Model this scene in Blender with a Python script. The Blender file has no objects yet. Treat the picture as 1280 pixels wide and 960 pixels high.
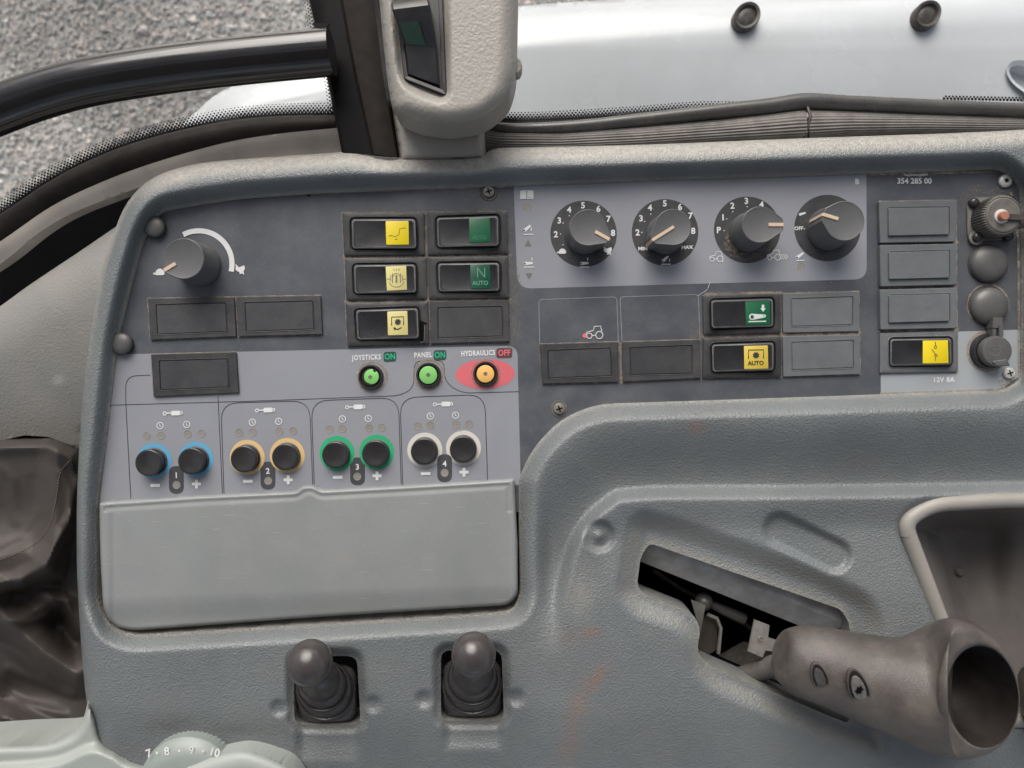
import bpy, math, random
import numpy as np
from mathutils import Vector, Matrix
random.seed(7); rng = np.random.default_rng(7)
S = 0.0005            # metres per drawing unit (half a millimetre)
H = 900.0             # camera height above the panel, in units
SC = bpy.context.scene
R = math.radians

# ------------------------------------------------------------------ camera, sky, sun, exposure
cam = bpy.data.objects.new('camera', bpy.data.cameras.new('camera'))
SC.collection.objects.link(cam); SC.camera = cam
cam.location = (0, 0, H*S)
cam.data.sensor_width = 36; cam.data.lens = 18/(640/H)
cam.data.dof.use_dof = True; cam.data.dof.focus_distance = H*S-.006; cam.data.dof.aperture_fstop = 9
cam.data.clip_start = 0.01; cam.data.clip_end = 200
ELEV, AZ = 36, -10
w = bpy.data.worlds.new('World'); SC.world = w; w.use_nodes = True
nt = w.node_tree; bg = nt.nodes['Background']
sky = nt.nodes.new('ShaderNodeTexSky'); sky.sky_type = 'NISHITA'; sky.sun_disc = False
sky.sun_elevation = R(ELEV); sky.sun_rotation = R(AZ); sky.air_density = 1.0; sky.dust_density = 4.0; sky.ozone_density = 1.0
hs = nt.nodes.new('ShaderNodeHueSaturation'); hs.inputs['Saturation'].default_value = 0.42
tc = nt.nodes.new('ShaderNodeTexCoord'); cl = nt.nodes.new('ShaderNodeTexNoise'); cl.inputs['Scale'].default_value = 3.2; cl.inputs['Detail'].default_value = 6
nt.links.new(tc.outputs['Generated'], cl.inputs['Vector'])
cr = nt.nodes.new('ShaderNodeMapRange'); cr.inputs[1].default_value = .38; cr.inputs[2].default_value = .64; cr.inputs[3].default_value = .5; cr.inputs[4].default_value = 1.6
nt.links.new(cl.outputs[0], cr.inputs[0]); cv = nt.nodes.new('ShaderNodeVectorMath'); cv.operation = 'SCALE'
nt.links.new(sky.outputs[0], hs.inputs['Color']); nt.links.new(hs.outputs[0], cv.inputs[0]); nt.links.new(cr.outputs[0], cv.inputs['Scale']); nt.links.new(cv.outputs[0], bg.inputs[0])
bg.inputs[1].default_value = 0.075
sl = bpy.data.lights.new('sun', 'SUN'); sl.energy = 1.4; sl.angle = R(48); sl.color = (1, .95, .88)
so = bpy.data.objects.new('sun', sl); SC.collection.objects.link(so)
so.rotation_euler = (-R(90-ELEV), 0, -R(AZ)); so.location = (0, 1, 1)
SC.view_settings.view_transform = 'Standard'; SC.view_settings.look = 'None'
SC.view_settings.exposure = 0.90; SC.view_settings.gamma = 1
SC.render.engine = 'CYCLES'; SC.cycles.max_bounces = 8

# ------------------------------------------------------------------ coordinates
def ap(x, y, h=0):
    """plan position of a point seen at photo position x, y when it lies h above the panel"""
    k = (H-h)/H
    return (640+(x-640)*k, 480+(y-480)*k, h)
def wv(p): return ((p[0]-640)*S, (480-p[1])*S, p[2]*S)
ORG = {}
def root_org(o):
    while o is not None and o.parent is not None: o = o.parent
    return ORG.get(o.name, (0, 0, 0)) if o is not None else (0, 0, 0)

def mk(name, verts, faces, mat, parent=None, smooth=True, mats=None, fm=None, sharp=40):
    """link one mesh object; verts in plan units (x right, y down, h up)"""
    v = np.array(verts, dtype=np.float64).reshape(-1, 3)
    o3 = root_org(parent)
    if parent is None:
        ox, oy, oh = v[:, 0].mean(), v[:, 1].mean(), v[:, 2].min(); o3 = ((ox-640)*S, (480-oy)*S, oh*S)
    wvv = np.stack([(v[:, 0]-640)*S-o3[0], (480-v[:, 1])*S-o3[1], v[:, 2]*S-o3[2]], 1)
    me = bpy.data.meshes.new(name)
    # y is mirrored, so the winding is reversed
    me.from_pydata(wvv.tolist(), [], [tuple(reversed(f)) for f in faces]); me.validate()
    for m in (mats or [mat]): me.materials.append(m)
    if fm is not None and len(fm) == len(me.polygons): me.polygons.foreach_set('material_index', fm)
    if smooth:
        me.polygons.foreach_set('use_smooth', [True]*len(me.polygons))
        if sharp: me.set_sharp_from_angle(angle=R(sharp))
    o = bpy.data.objects.new(name, me); SC.collection.objects.link(o)
    if parent is None: o.location = o3; ORG[o.name] = tuple(o3)
    else: o.parent = parent
    return o
def thing(name, at, label, cat, group=None):
    o = bpy.data.objects.new(name, None); SC.collection.objects.link(o)
    p = wv(at); o.location = p; ORG[o.name] = p; o.empty_display_size = 0.01
    return tag(o, label, cat, group)
def tag(o, label=None, cat=None, group=None, kind=None):
    if label: o['label'] = label
    if cat: o['category'] = cat
    if group: o['group'] = group
    if kind: o['kind'] = kind
    return o

# ------------------------------------------------------------------ materials
def mat(name, col, rough=.5, grain=None, gstr=.2, mott=.12, mscale=30, dust=0., dcol=(.36, .32, .27), spec=.5, metal=0,
        speck=0., coat=0, attr=False, vary=0., alpha_noise=None, scratch=0.):
    m = bpy.data.materials.new(name); m.use_nodes = True; n = m.node_tree.nodes; L = m.node_tree.links
    b = n['Principled BSDF']; b.inputs['Roughness'].default_value = rough; b.inputs['Metallic'].default_value = metal
    b.inputs['Specular IOR Level'].default_value = spec; b.inputs['Coat Weight'].default_value = coat
    geo = n.new('ShaderNodeNewGeometry'); P = geo.outputs['Position']
    def noise(sc, det=3, rg=.6, vec=P):
        q = n.new('ShaderNodeTexNoise'); q.inputs['Scale'].default_value = sc; q.inputs['Detail'].default_value = det
        q.inputs['Roughness'].default_value = rg; L.new(vec, q.inputs['Vector']); return q.outputs[0]
    def ramp(x, a, c, lo=0., hi=1.):
        q = n.new('ShaderNodeMapRange'); q.inputs[1].default_value = a; q.inputs[2].default_value = c
        q.inputs[3].default_value = lo; q.inputs[4].default_value = hi; L.new(x, q.inputs[0]); return q.outputs[0]
    def mix(f, a, c):
        q = n.new('ShaderNodeMix'); q.data_type = 'RGBA'
        if isinstance(f, float): q.inputs[0].default_value = f
        else: L.new(f, q.inputs[0])
        for i, v in ((6, a), (7, c)):
            if isinstance(v, tuple): q.inputs[i].default_value = (*v[:3], 1)
            else: L.new(v, q.inputs[i])
        return q.outputs[2]
    def math_(op, a, c):
        q = n.new('ShaderNodeMath'); q.operation = op
        for i, v in ((0, a), (1, c)):
            if isinstance(v, (int, float)): q.inputs[i].default_value = v
            else: L.new(v, q.inputs[i])
        return q.outputs[0]
    c = mix(ramp(noise(mscale, 5), .3, .7), tuple(x*(1-mott) for x in col), tuple(x*(1+mott) for x in col))
    if dust:
        c = mix(ramp(noise(mscale*1.7+9, 7, .7), .42, .78, 0, dust), c, dcol)
    if attr:
        for nm, cc in (('dust', dcol), ('lit_tint', (.40, .375, .335)), ('stain', (.30, .12, .05)), ('dark_tone', (.05, .045, .04))):
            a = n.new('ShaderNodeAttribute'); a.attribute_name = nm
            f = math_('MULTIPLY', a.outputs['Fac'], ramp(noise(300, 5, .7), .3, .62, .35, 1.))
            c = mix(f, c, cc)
    if speck:
        c = mix(ramp(noise(1500, 1), .74, .80, 0, speck), c, tuple(min(.7, x*3+.2) for x in col))
    if scratch:
        mp = n.new('ShaderNodeMapping'); mp.inputs['Rotation'].default_value = (0, 0, .5); mp.inputs['Scale'].default_value = (60, 1600, 100)
        L.new(P, mp.inputs[0]); c = mix(ramp(noise(1, 2, .5, mp.outputs[0]), .70, .78, 0, scratch), c, tuple(min(.8, x*1.8+.08) for x in col))
    if vary:
        oi = n.new('ShaderNodeObjectInfo'); vs_ = n.new('ShaderNodeVectorMath'); vs_.operation = 'SCALE'
        L.new(c, vs_.inputs[0]); L.new(ramp(oi.outputs['Random'], 0, 1, 1-vary, 1+vary), vs_.inputs['Scale']); c = vs_.outputs[0]
    L.new(c, b.inputs['Base Color'])
    L.new(ramp(noise(mscale*2.3, 4), .3, .7, max(.04, rough-.08), min(1, rough+.10)), b.inputs['Roughness'])
    if grain:
        vo = n.new('ShaderNodeTexVoronoi'); vo.feature = 'SMOOTH_F1'; vo.inputs['Scale'].default_value = grain
        vo.inputs['Smoothness'].default_value = .4
        wn = n.new('ShaderNodeTexNoise'); wn.inputs['Scale'].default_value = grain*.35; L.new(P, wn.inputs['Vector'])
        va = n.new('ShaderNodeVectorMath'); va.operation = 'MULTIPLY_ADD'
        L.new(wn.outputs['Color'], va.inputs[0]); va.inputs[1].default_value = (2.2/grain,)*3; L.new(P, va.inputs[2])
        L.new(va.outputs[0], vo.inputs['Vector'])
        hgt = math_('ADD', math_('MULTIPLY', vo.outputs['Distance'], 1.0), math_('MULTIPLY', noise(grain*1.6, 3), .8))
        bp = n.new('ShaderNodeBump'); bp.inputs['Strength'].default_value = gstr; bp.inputs['Distance'].default_value = .0005
        L.new(hgt, bp.inputs['Height']); L.new(bp.outputs[0], b.inputs['Normal'])
    if alpha_noise:
        L.new(ramp(noise(alpha_noise[0], 5, .75), alpha_noise[1], alpha_noise[2], 0, alpha_noise[3]), b.inputs['Alpha'])
    return m

M = {}
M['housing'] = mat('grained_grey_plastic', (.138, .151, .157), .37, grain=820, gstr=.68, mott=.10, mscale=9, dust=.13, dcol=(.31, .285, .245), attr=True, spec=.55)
M['panel'] = mat('slate_panel_film', (.062, .069, .083), .46, grain=2600, gstr=.12, mott=.16, mscale=22, dust=.5, dcol=(.155, .155, .155), speck=.7, scratch=.25)
M['overlay'] = mat('light_grey_panel_film', (.240, .250, .280), .50, grain=2600, gstr=.10, mott=.05, mscale=18, dust=.14, dcol=(.27, .25, .22), speck=.25, scratch=.06)
M['overlay_blue'] = mat('pale_blue_grey_film', (.31, .34, .365), .5, grain=2600, gstr=.10, mott=.06, mscale=20, dust=.3, dcol=(.30, .26, .21), speck=.2)
M['lid'] = mat('smooth_grey_plastic', (.225, .238, .238), .36, grain=2400, gstr=.14, mott=.09, mscale=9, dust=.4, dcol=(.31, .29, .28), speck=.5, scratch=.5)
M['bezel'] = mat('dusty_black_bezel', (.030, .030, .033), .48, grain=2200, gstr=.25, mott=.2, mscale=60, dust=.34, dcol=(.125, .115, .10), speck=.3, vary=.16)
M['pad'] = mat('grey_blank_plastic', (.108, .116, .125), .5, grain=2200, gstr=.2, mott=.1, mscale=50, dust=.3, dcol=(.2, .19, .17), speck=.3, vary=.16)
M['padd'] = mat('dark_blank_plastic', (.036, .037, .042), .42, grain=2200, gstr=.25, mott=.15, mscale=50, dust=.35, dcol=(.11, .105, .095), speck=.5, vary=.16)
M['rocker'] = mat('black_rocker_plastic', (.014, .014, .016), .30, mott=.1, dust=.08, dcol=(.14, .13, .12), speck=.3)
M['edge_glint'] = mat('painted_edge_glint', (.10, .10, .10), .4, mott=.3, mscale=200)  # painted highlight for knob and rocker edges
M['dark'] = mat('recess_black', (.005, .005, .005), .8, spec=.1, mott=.1)
M['knob'] = mat('knob_grey_plastic', (.086, .088, .092), .46, grain=2600, gstr=.14, mott=.1, mscale=40, dust=.22, dcol=(.17, .155, .135), speck=.2)
M['pointer'] = mat('cream_pointer', (.58, .44, .31), .5, mott=.08, dust=.2)
M['button'] = mat('glossy_black_button', (.026, .025, .026), .17, mott=.1, dust=.10, dcol=(.12, .11, .10), speck=.4)
M['green'] = mat('green_lens', (.006, .115, .045), .3, mott=.06, dust=.08, dcol=(.15, .2, .15))
M['greend'] = mat('deep_green_lens', (.008, .075, .045), .32, mott=.12, dust=.12, dcol=(.10, .16, .12))
M['podgreen'] = mat('dim_green_lens', (.012, .06, .032), .3, mott=.1)
M['yellow'] = mat('yellow_lens', (.72, .56, .012), .32, mott=.04)
M['yellowd'] = mat('mustard_lens', (.60, .45, .06), .34, mott=.06, dust=.1)
M['yellowp'] = mat('faded_yellow_lens', (.62, .55, .21), .36, mott=.07, dust=.12)
M['white'] = mat('white_print', (.66, .66, .66), .5, mott=.1)
M['whited'] = mat('worn_white_print', (.42, .44, .45), .5, mott=.25, mscale=400)
M['faintgreen'] = mat('faint_green_print', (.10, .26, .17), .5)
M['ink'] = mat('dark_ink', (.022, .022, .026), .5)
M['discprint'] = mat('charcoal_print', (.030, .031, .035), .52, grain=2600, gstr=.1, mott=.2, mscale=80, dust=.3, dcol=(.12, .11, .10), speck=.4)
M['pillprint'] = mat('dark_grey_print', (.05, .052, .058), .5, mott=.1)
M['dimgreen'] = mat('dim_green_print', (.03, .17, .085), .4)
M['linegrey'] = mat('pale_line_print', (.24, .25, .26), .5, mott=.2, mscale=200)
M['inkgreen'] = mat('green_print', (.01, .42, .22), .5)
M['boxgreen'] = mat('dark_green_print', (.018, .055, .045), .5)
M['inkred'] = mat('red_print', (.75, .16, .18), .5)
M['boxred'] = mat('dark_red_print', (.10, .035, .045), .5)
M['ellred'] = mat('salmon_red_print', (.60, .125, .145), .5, mott=.04)
M['rblue'] = mat('blue_ring_print', (.10, .33, .52), .5, mott=.05)
M['rtan'] = mat('tan_ring_print', (.62, .43, .20), .5, mott=.06)
M['rgreen'] = mat('green_ring_print', (.02, .36, .155), .5, mott=.06)
M['rwhite'] = mat('ivory_ring_print', (.60, .57, .52), .5, mott=.06, dust=.2)
M['limegreen'] = mat('lime_cap', (.20, .52, .14), .35, mott=.05)
M['orange'] = mat('amber_cap', (.80, .45, .13), .35, mott=.05)
M['led'] = mat('unlit_indicator', (.235, .22, .20), .4, mott=.1)
M['ledtri'] = mat('unlit_triangle', (.15, .14, .13), .45, mott=.1)
M['dustm'] = mat('settled_dust', (.34, .28, .22), .9, mott=.25, mscale=150, alpha_noise=(110, .30, .62, .85))
M['dustsp'] = mat('dust_speck', (.30, .27, .23), .9)
M['dustf'] = mat('thin_dust_film', (.24, .20, .16), .9, mott=.25, mscale=150, alpha_noise=(420, .45, .8, .8))
M['steel'] = mat('zinc_screw', (.60, .60, .58), .35, metal=.25, mott=.2, mscale=300, dust=.3)
M['steeld'] = mat('dull_screw', (.22, .205, .185), .5, metal=.5, mott=.3, mscale=300, dust=.5)
M['bare'] = mat('bare_bracket_steel', (.34, .33, .31), .45, metal=.6, mott=.25, mscale=120, dust=.3, dcol=(.25, .15, .09))
M['copper'] = mat('copper_bolt', (.50, .22, .14), .45, metal=.5, mott=.2, mscale=300)
M['connector'] = mat('connector_grey', (.105, .10, .092), .5, mott=.2, mscale=120, dust=.5, dcol=(.22, .19, .15))
M['capgrey'] = mat('rubber_cap_grey', (.085, .084, .083), .36, grain=2600, gstr=.12, mott=.12, mscale=60, dust=.3, dcol=(.18, .165, .145))
M['pocket'] = mat('brown_grey_liner', (.12, .108, .10), .62, grain=1400, gstr=.35, mott=.15, mscale=18, dust=.3, dcol=(.19, .17, .15))
M['pocketrim'] = mat('beige_grey_rim', (.27, .255, .235), .42, grain=1300, gstr=.25, mott=.08, mscale=40, dust=.2)
M['trim'] = mat('beige_grey_trim', (.255, .25, .235), .50, grain=700, gstr=.38, mott=.10, mscale=12, dust=.35, dcol=(.34, .30, .25), attr=True)
M['sill'] = mat('dusty_brown_sill', (.38, .345, .30), .6, grain=500, gstr=.15, mott=.3, mscale=30, dust=.6, dcol=(.30, .27, .23))
M['pod'] = mat('pillar_cover_grey', (.31, .29, .262), .42, grain=480, gstr=.38, mott=.06, mscale=14, dust=.15, dcol=(.36, .32, .27))
M['gloss'] = mat('gloss_black_paint', (.010, .009, .010), .16, mott=.1, coat=.4)
M['post'] = mat('black_painted_post', (.005, .0045, .005), .45, spec=.10, mott=.2, dust=.02, dcol=(.08, .07, .06))
M['rubberd'] = mat('dark_door_rubber', (.013, .010, .009), .55, spec=.12, grain=1500, gstr=.2, mott=.3, mscale=60, dust=.12, dcol=(.09, .075, .06))
M['rubber'] = mat('weathered_rubber', (.040, .034, .030), .42, grain=1500, gstr=.3, mott=.3, mscale=60, dust=.35, dcol=(.14, .115, .09))
M['seal'] = mat('shiny_black_seal', (.06, .058, .057), .30, mott=.2, mscale=40, dust=.45, dcol=(.13, .12, .10))
M['rail'] = mat('scuffed_dark_rail', (.32, .325, .33), .5, mott=.3, mscale=50, dust=.6, dcol=(.20, .17, .13))
M['ribbed'] = mat('ribbed_grey_rubber', (.15, .14, .13), .6, mott=.25, mscale=80, dust=.55, dcol=(.26, .23, .20))
M['frit'] = mat('black_glass_print', (.010, .010, .011), .25, mott=.05)
M['leather'] = mat('worn_brown_leather', (.050, .043, .039), .56, spec=.4, grain=1300, gstr=.3, mott=.12, mscale=10, dust=.45, dcol=(.10, .085, .075))
M['thread'] = mat('brown_thread', (.10, .075, .055), .7)
M['grip'] = mat('worn_brown_rubber', (.068, .061, .057), .36, spec=.5, grain=2000, gstr=.3, mott=.18, mscale=24, dust=.75, dcol=(.17, .145, .125), speck=.3, scratch=.45)
M['boot'] = mat('black_rubber_boot', (.036, .033, .034), .27, mott=.15, dust=.28, dcol=(.10, .085, .075), speck=.3)
M['ball'] = mat('worn_shiny_ball', (.046, .041, .042), .17, grain=3000, gstr=.06, coat=.1, mott=.15, mscale=60, dust=.12, dcol=(.12, .10, .09), speck=.3)
M['hood'] = mat('white_gloss_paint', (.57, .585, .615), .22, mott=.06, mscale=7, dust=.22, dcol=(.44, .44, .43), coat=.25)
M['plug'] = mat('brown_rubber_plug', (.035, .028, .025), .4, mott=.25, mscale=100, dust=.2)
M['armrest'] = mat('pale_grey_green_plastic', (.29, .315, .30), .45, grain=1200, gstr=.12, mott=.05, mscale=20, dust=.15)
M['wheelp'] = mat('thumbwheel_grey', (.22, .25, .24), .4, mott=.05, dust=.1)
M['inner'] = mat('grip_inside', (.020, .017, .016), .55, spec=.2, mott=.4, mscale=60, dust=.2, dcol=(.06, .05, .045))
M['roof_shade'] = mat('added_roof_beige', (.30, .29, .27), .85, mott=.05)  # surface of the unseen roof added for shading
M['voidm'] = mat('void_black', (.005, .0045, .005), .8, spec=.1, mott=.3, mscale=20)  # near-black that paints in the darkness of open voids

def gravel_mat(name, rnd):
    m = bpy.data.materials.new(name); m.use_nodes = True; n = m.node_tree.nodes; L = m.node_tree.links; b = n['Principled BSDF']
    geo = n.new('ShaderNodeNewGeometry'); r = n.new('ShaderNodeValToRGB'); e = r.color_ramp.elements
    if rnd: L.new(geo.outputs['Random Per Island'], r.inputs[0])
    else:
        v = n.new('ShaderNodeTexVoronoi'); v.inputs['Scale'].default_value = 90; L.new(geo.outputs['Position'], v.inputs['Vector'])
        sp = n.new('ShaderNodeSeparateColor'); L.new(v.outputs['Color'], sp.inputs[0]); L.new(sp.outputs[0], r.inputs[0])
    k = 1.0 if rnd else .75
    k *= 2.0; e[0].color = (.15*k, .145*k, .14*k, 1); e[1].color = (.42*k, .41*k, .40*k, 1)
    for p, c in ((.35, (.20, .195, .185)), (.7, (.30, .29, .28)), (.9, (.34, .28, .25))):
        x = e.new(p); x.color = (c[0]*k, c[1]*k, c[2]*k, 1)
    nz = n.new('ShaderNodeTexNoise'); nz.inputs['Scale'].default_value = 2.2; nz.inputs['Detail'].default_value = 4; L.new(geo.outputs['Position'], nz.inputs['Vector'])
    mr = n.new('ShaderNodeMapRange'); mr.inputs[1].default_value = .35; mr.inputs[2].default_value = .65; mr.inputs[3].default_value = .72; mr.inputs[4].default_value = 1.15; L.new(nz.outputs[0], mr.inputs[0])
    sv = n.new('ShaderNodeVectorMath'); sv.operation = 'SCALE'; L.new(r.outputs[0], sv.inputs[0]); L.new(mr.outputs[0], sv.inputs['Scale'])
    L.new(sv.outputs[0], b.inputs['Base Color']); b.inputs['Roughness'].default_value = .85
    return m
M['ground'] = gravel_mat('gravel_ground', False); M['stone'] = gravel_mat('gravel_stone', True)
def glass_mat():
    m = bpy.data.materials.new('window_glass'); m.use_nodes = True; n = m.node_tree.nodes; L = m.node_tree.links
    t = n.new('ShaderNodeBsdfTransparent'); t.inputs[0].default_value = (.93, .95, .94, 1)
    g = n.new('ShaderNodeBsdfGlossy'); g.inputs['Roughness'].default_value = .02
    f = n.new('ShaderNodeFresnel'); f.inputs[0].default_value = 1.45
    x = n.new('ShaderNodeMixShader'); L.new(f.outputs[0], x.inputs[0]); L.new(t.outputs[0], x.inputs[1]); L.new(g.outputs[0], x.inputs[2])
    L.new(x.outputs[0], n['Material Output'].inputs[0]); return m
M['glass'] = glass_mat()

# ------------------------------------------------------------------ 2-D helpers
def rp(pts, r, n=5):
    """polygon with rounded corners, n+1 points per corner (r a number or one per corner)"""
    out = []; N = len(pts)
    for i in range(N):
        p = np.array(pts[i], float); a = np.array(pts[i-1], float); b = np.array(pts[(i+1) % N], float)
        ri = r[i] if isinstance(r, (list, tuple)) else r
        da, db = a-p, b-p; la, lb = np.linalg.norm(da), np.linalg.norm(db); q = min(ri, la*.49, lb*.49)
        s, e = p+da/la*q, p+db/lb*q
        for k in range(n+1):
            t = k/n; out.append(tuple((1-t)**2*s+2*t*(1-t)*p+t*t*e))
    return out
def catmull(pts, n=8, closed=False):
    P = [np.array(p, float) for p in pts]; out = []; N = len(P)
    for i in range(N if closed else N-1):
        if closed: a, b, c, d = P[i-1], P[i], P[(i+1) % N], P[(i+2) % N]
        else: a, b, c, d = P[max(i-1, 0)], P[i], P[i+1], P[min(i+2, N-1)]
        for k in range(n):
            t = k/n; out.append(.5*((2*b)+(-a+c)*t+(2*a-5*b+4*c-d)*t*t+(-a+3*b-3*c+d)*t**3))
    if not closed: out.append(P[-1])
    return [tuple(x) for x in out]
def inset(pts, d):
    """move a closed outline inward by d (drawing runs clockwise or not)"""
    P = np.array(pts, float); A = np.roll(P, 1, 0); B = np.roll(P, -1, 0)
    area = np.sum(P[:, 0]*B[:, 1]-B[:, 0]*P[:, 1]); s = 1 if area > 0 else -1
    t = B-A; l = np.linalg.norm(t, axis=1, keepdims=True); l[l < 1e-9] = 1; t = t/l
    n = np.stack([-t[:, 1], t[:, 0]], 1)*s
    return [tuple(x) for x in P+n*d]
def circ(x, y, r, n=32, ry=None, rot=0):
    ry = r if ry is None else ry; o = []
    for k in range(n):
        a = 2*math.pi*k/n; u, v = r*math.cos(a), ry*math.sin(a)
        o.append((x+u*math.cos(rot)-v*math.sin(rot), y+u*math.sin(rot)+v*math.cos(rot)))
    return o
def seg_dist(X, Y, poly, closed=False):
    P = np.array(poly, float); D = np.full(X.shape, 1e9)
    rngi = range(len(P) if closed else len(P)-1)
    for i in rngi:
        a, b = P[i], P[(i+1) % len(P)]; ab = b-a; l2 = ab@ab
        if l2 < 1e-12: continue
        t = np.clip(((X-a[0])*ab[0]+(Y-a[1])*ab[1])/l2, 0, 1)
        D = np.minimum(D, (X-a[0]-t*ab[0])**2+(Y-a[1]-t*ab[1])**2)
    return np.sqrt(D)
def sdf(X, Y, poly):
    """signed distance, negative inside"""
    D = seg_dist(X, Y, poly, True); P = np.array(poly, float); ins = np.zeros(X.shape, bool)
    for i in range(len(P)):
        a, b = P[i], P[(i+1) % len(P)]
        if a[1] == b[1]: continue
        c = ((a[1] > Y) != (b[1] > Y)) & (X < (b[0]-a[0])*(Y-a[1])/(b[1]-a[1])+a[0]); ins ^= c
    return np.where(ins, -D, D)
def sm(x, a=0., b=1.):
    t = np.clip((x-a)/(b-a), 0, 1); return t*t*(3-2*t)
def qround(d, r):
    t = np.clip(1-d/r, 0, 1); return 1-np.sqrt(np.maximum(0, 1-t*t))

# ------------------------------------------------------------------ solid builders
def loft(name, loops, mat_, parent=None, cap=True, cap0=False, sharp=40, **kw):
    """loops: list of (outline, h) or list of 3-D point lists, equal counts, joined in order"""
    L3 = []
    for lp in loops:
        if isinstance(lp, tuple) and len(lp) == 2 and not isinstance(lp[1], tuple): L3.append([(x, y, lp[1]) for x, y in lp[0]])
        else: L3.append(list(lp))
    n = len(L3[0]); V = [p for l in L3 for p in l]; F = []
    # orientation: outline direction decides
    P = np.array(L3[0])[:, :2]; B = np.roll(P, -1, 0); ccw = np.sum(P[:, 0]*B[:, 1]-B[:, 0]*P[:, 1]) > 0
    for i in range(len(L3)-1):
        for k in range(n):
            a, b, c, d = i*n+k, i*n+(k+1) % n, (i+1)*n+(k+1) % n, (i+1)*n+k
            F.append((a, b, c, d) if not ccw else (d, c, b, a))
    if cap:
        o = (len(L3)-1)*n; f = tuple(range(o, o+n)); F.append(f if not ccw else f[::-1])
    if cap0:
        f = tuple(range(n)); F.append(f[::-1] if not ccw else f)
    F = [f[::-1] for f in F] if kw.pop('flip', False) else F
    o = mk(name, V, F, mat_, parent, sharp=sharp, **kw)
    return o
def flat(outline, h):  # photo outline -> plan outline as seen at height h
    return [ap(x, y, h)[:2] for x, y in outline]
def plate(name, outline, rings, mat_, parent, href=None, **kw):
    """outline as seen at height href; rings (inset, h)"""
    href = rings[-1][1] if href is None else href
    o = flat(outline, href)
    return loft(name, [(inset(o, i) if i else o, h) for i, h in rings], mat_, parent, **kw)
def tube(name, path, rad, mat_, parent=None, seg=14, caps=True, prof=None, **kw):
    """path: plan 3-D points; rad number or per point"""
    P = [Vector(p) for p in path]; N = len(P); up = Vector((0, 0, 1)); V = []; F = []
    prev = None
    for i in range(N):
        t = (P[min(i+1, N-1)]-P[max(i-1, 0)]).normalized()
        if prev is None:
            u = t.cross(up)
            if u.length < 1e-3: u = t.cross(Vector((0, 1, 0)))
            u.normalize()
        else: u = (prev-t*prev.dot(t)).normalized()
        prev = u; v = t.cross(u); r = rad[i] if isinstance(rad, (list, tuple)) else rad
        for k in range(seg):
            a = 2*math.pi*k/seg; rr = r*(prof(a) if prof else 1)
            V.append(tuple(P[i]+u*math.cos(a)*rr+v*math.sin(a)*rr))
    for i in range(N-1):
        for k in range(seg):
            F.append((i*seg+k, (i+1)*seg+k, (i+1)*seg+(k+1) % seg, i*seg+(k+1) % seg))
    if caps: F.append(tuple(range(seg))); F.append(tuple(reversed(range((N-1)*seg, N*seg))))
    return mk(name, V, F, mat_, parent, **kw)
def join_geo(parts):
    V, F = [], []
    for v, f in parts:
        o = len(V); V += list(v); F += [tuple(i+o for i in q) for q in f]
    return V, F
def box_geo(x0, x1, y0, y1, h0, h1, rot=0, c=None):
    cx, cy = c or ((x0+x1)/2, (y0+y1)/2); V = []
    for h in (h0, h1):
        for x, y in ((x0, y0), (x1, y0), (x1, y1), (x0, y1)):
            dx, dy = x-cx, y-cy; V.append((cx+dx*math.cos(rot)-dy*math.sin(rot), cy+dx*math.sin(rot)+dy*math.cos(rot), h))
    return V, [(0, 3, 2, 1)[::-1], (4, 5, 6, 7)[::-1], (0, 1, 5, 4)[::-1], (1, 2, 6, 5)[::-1], (2, 3, 7, 6)[::-1], (3, 0, 4, 7)[::-1]]

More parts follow.
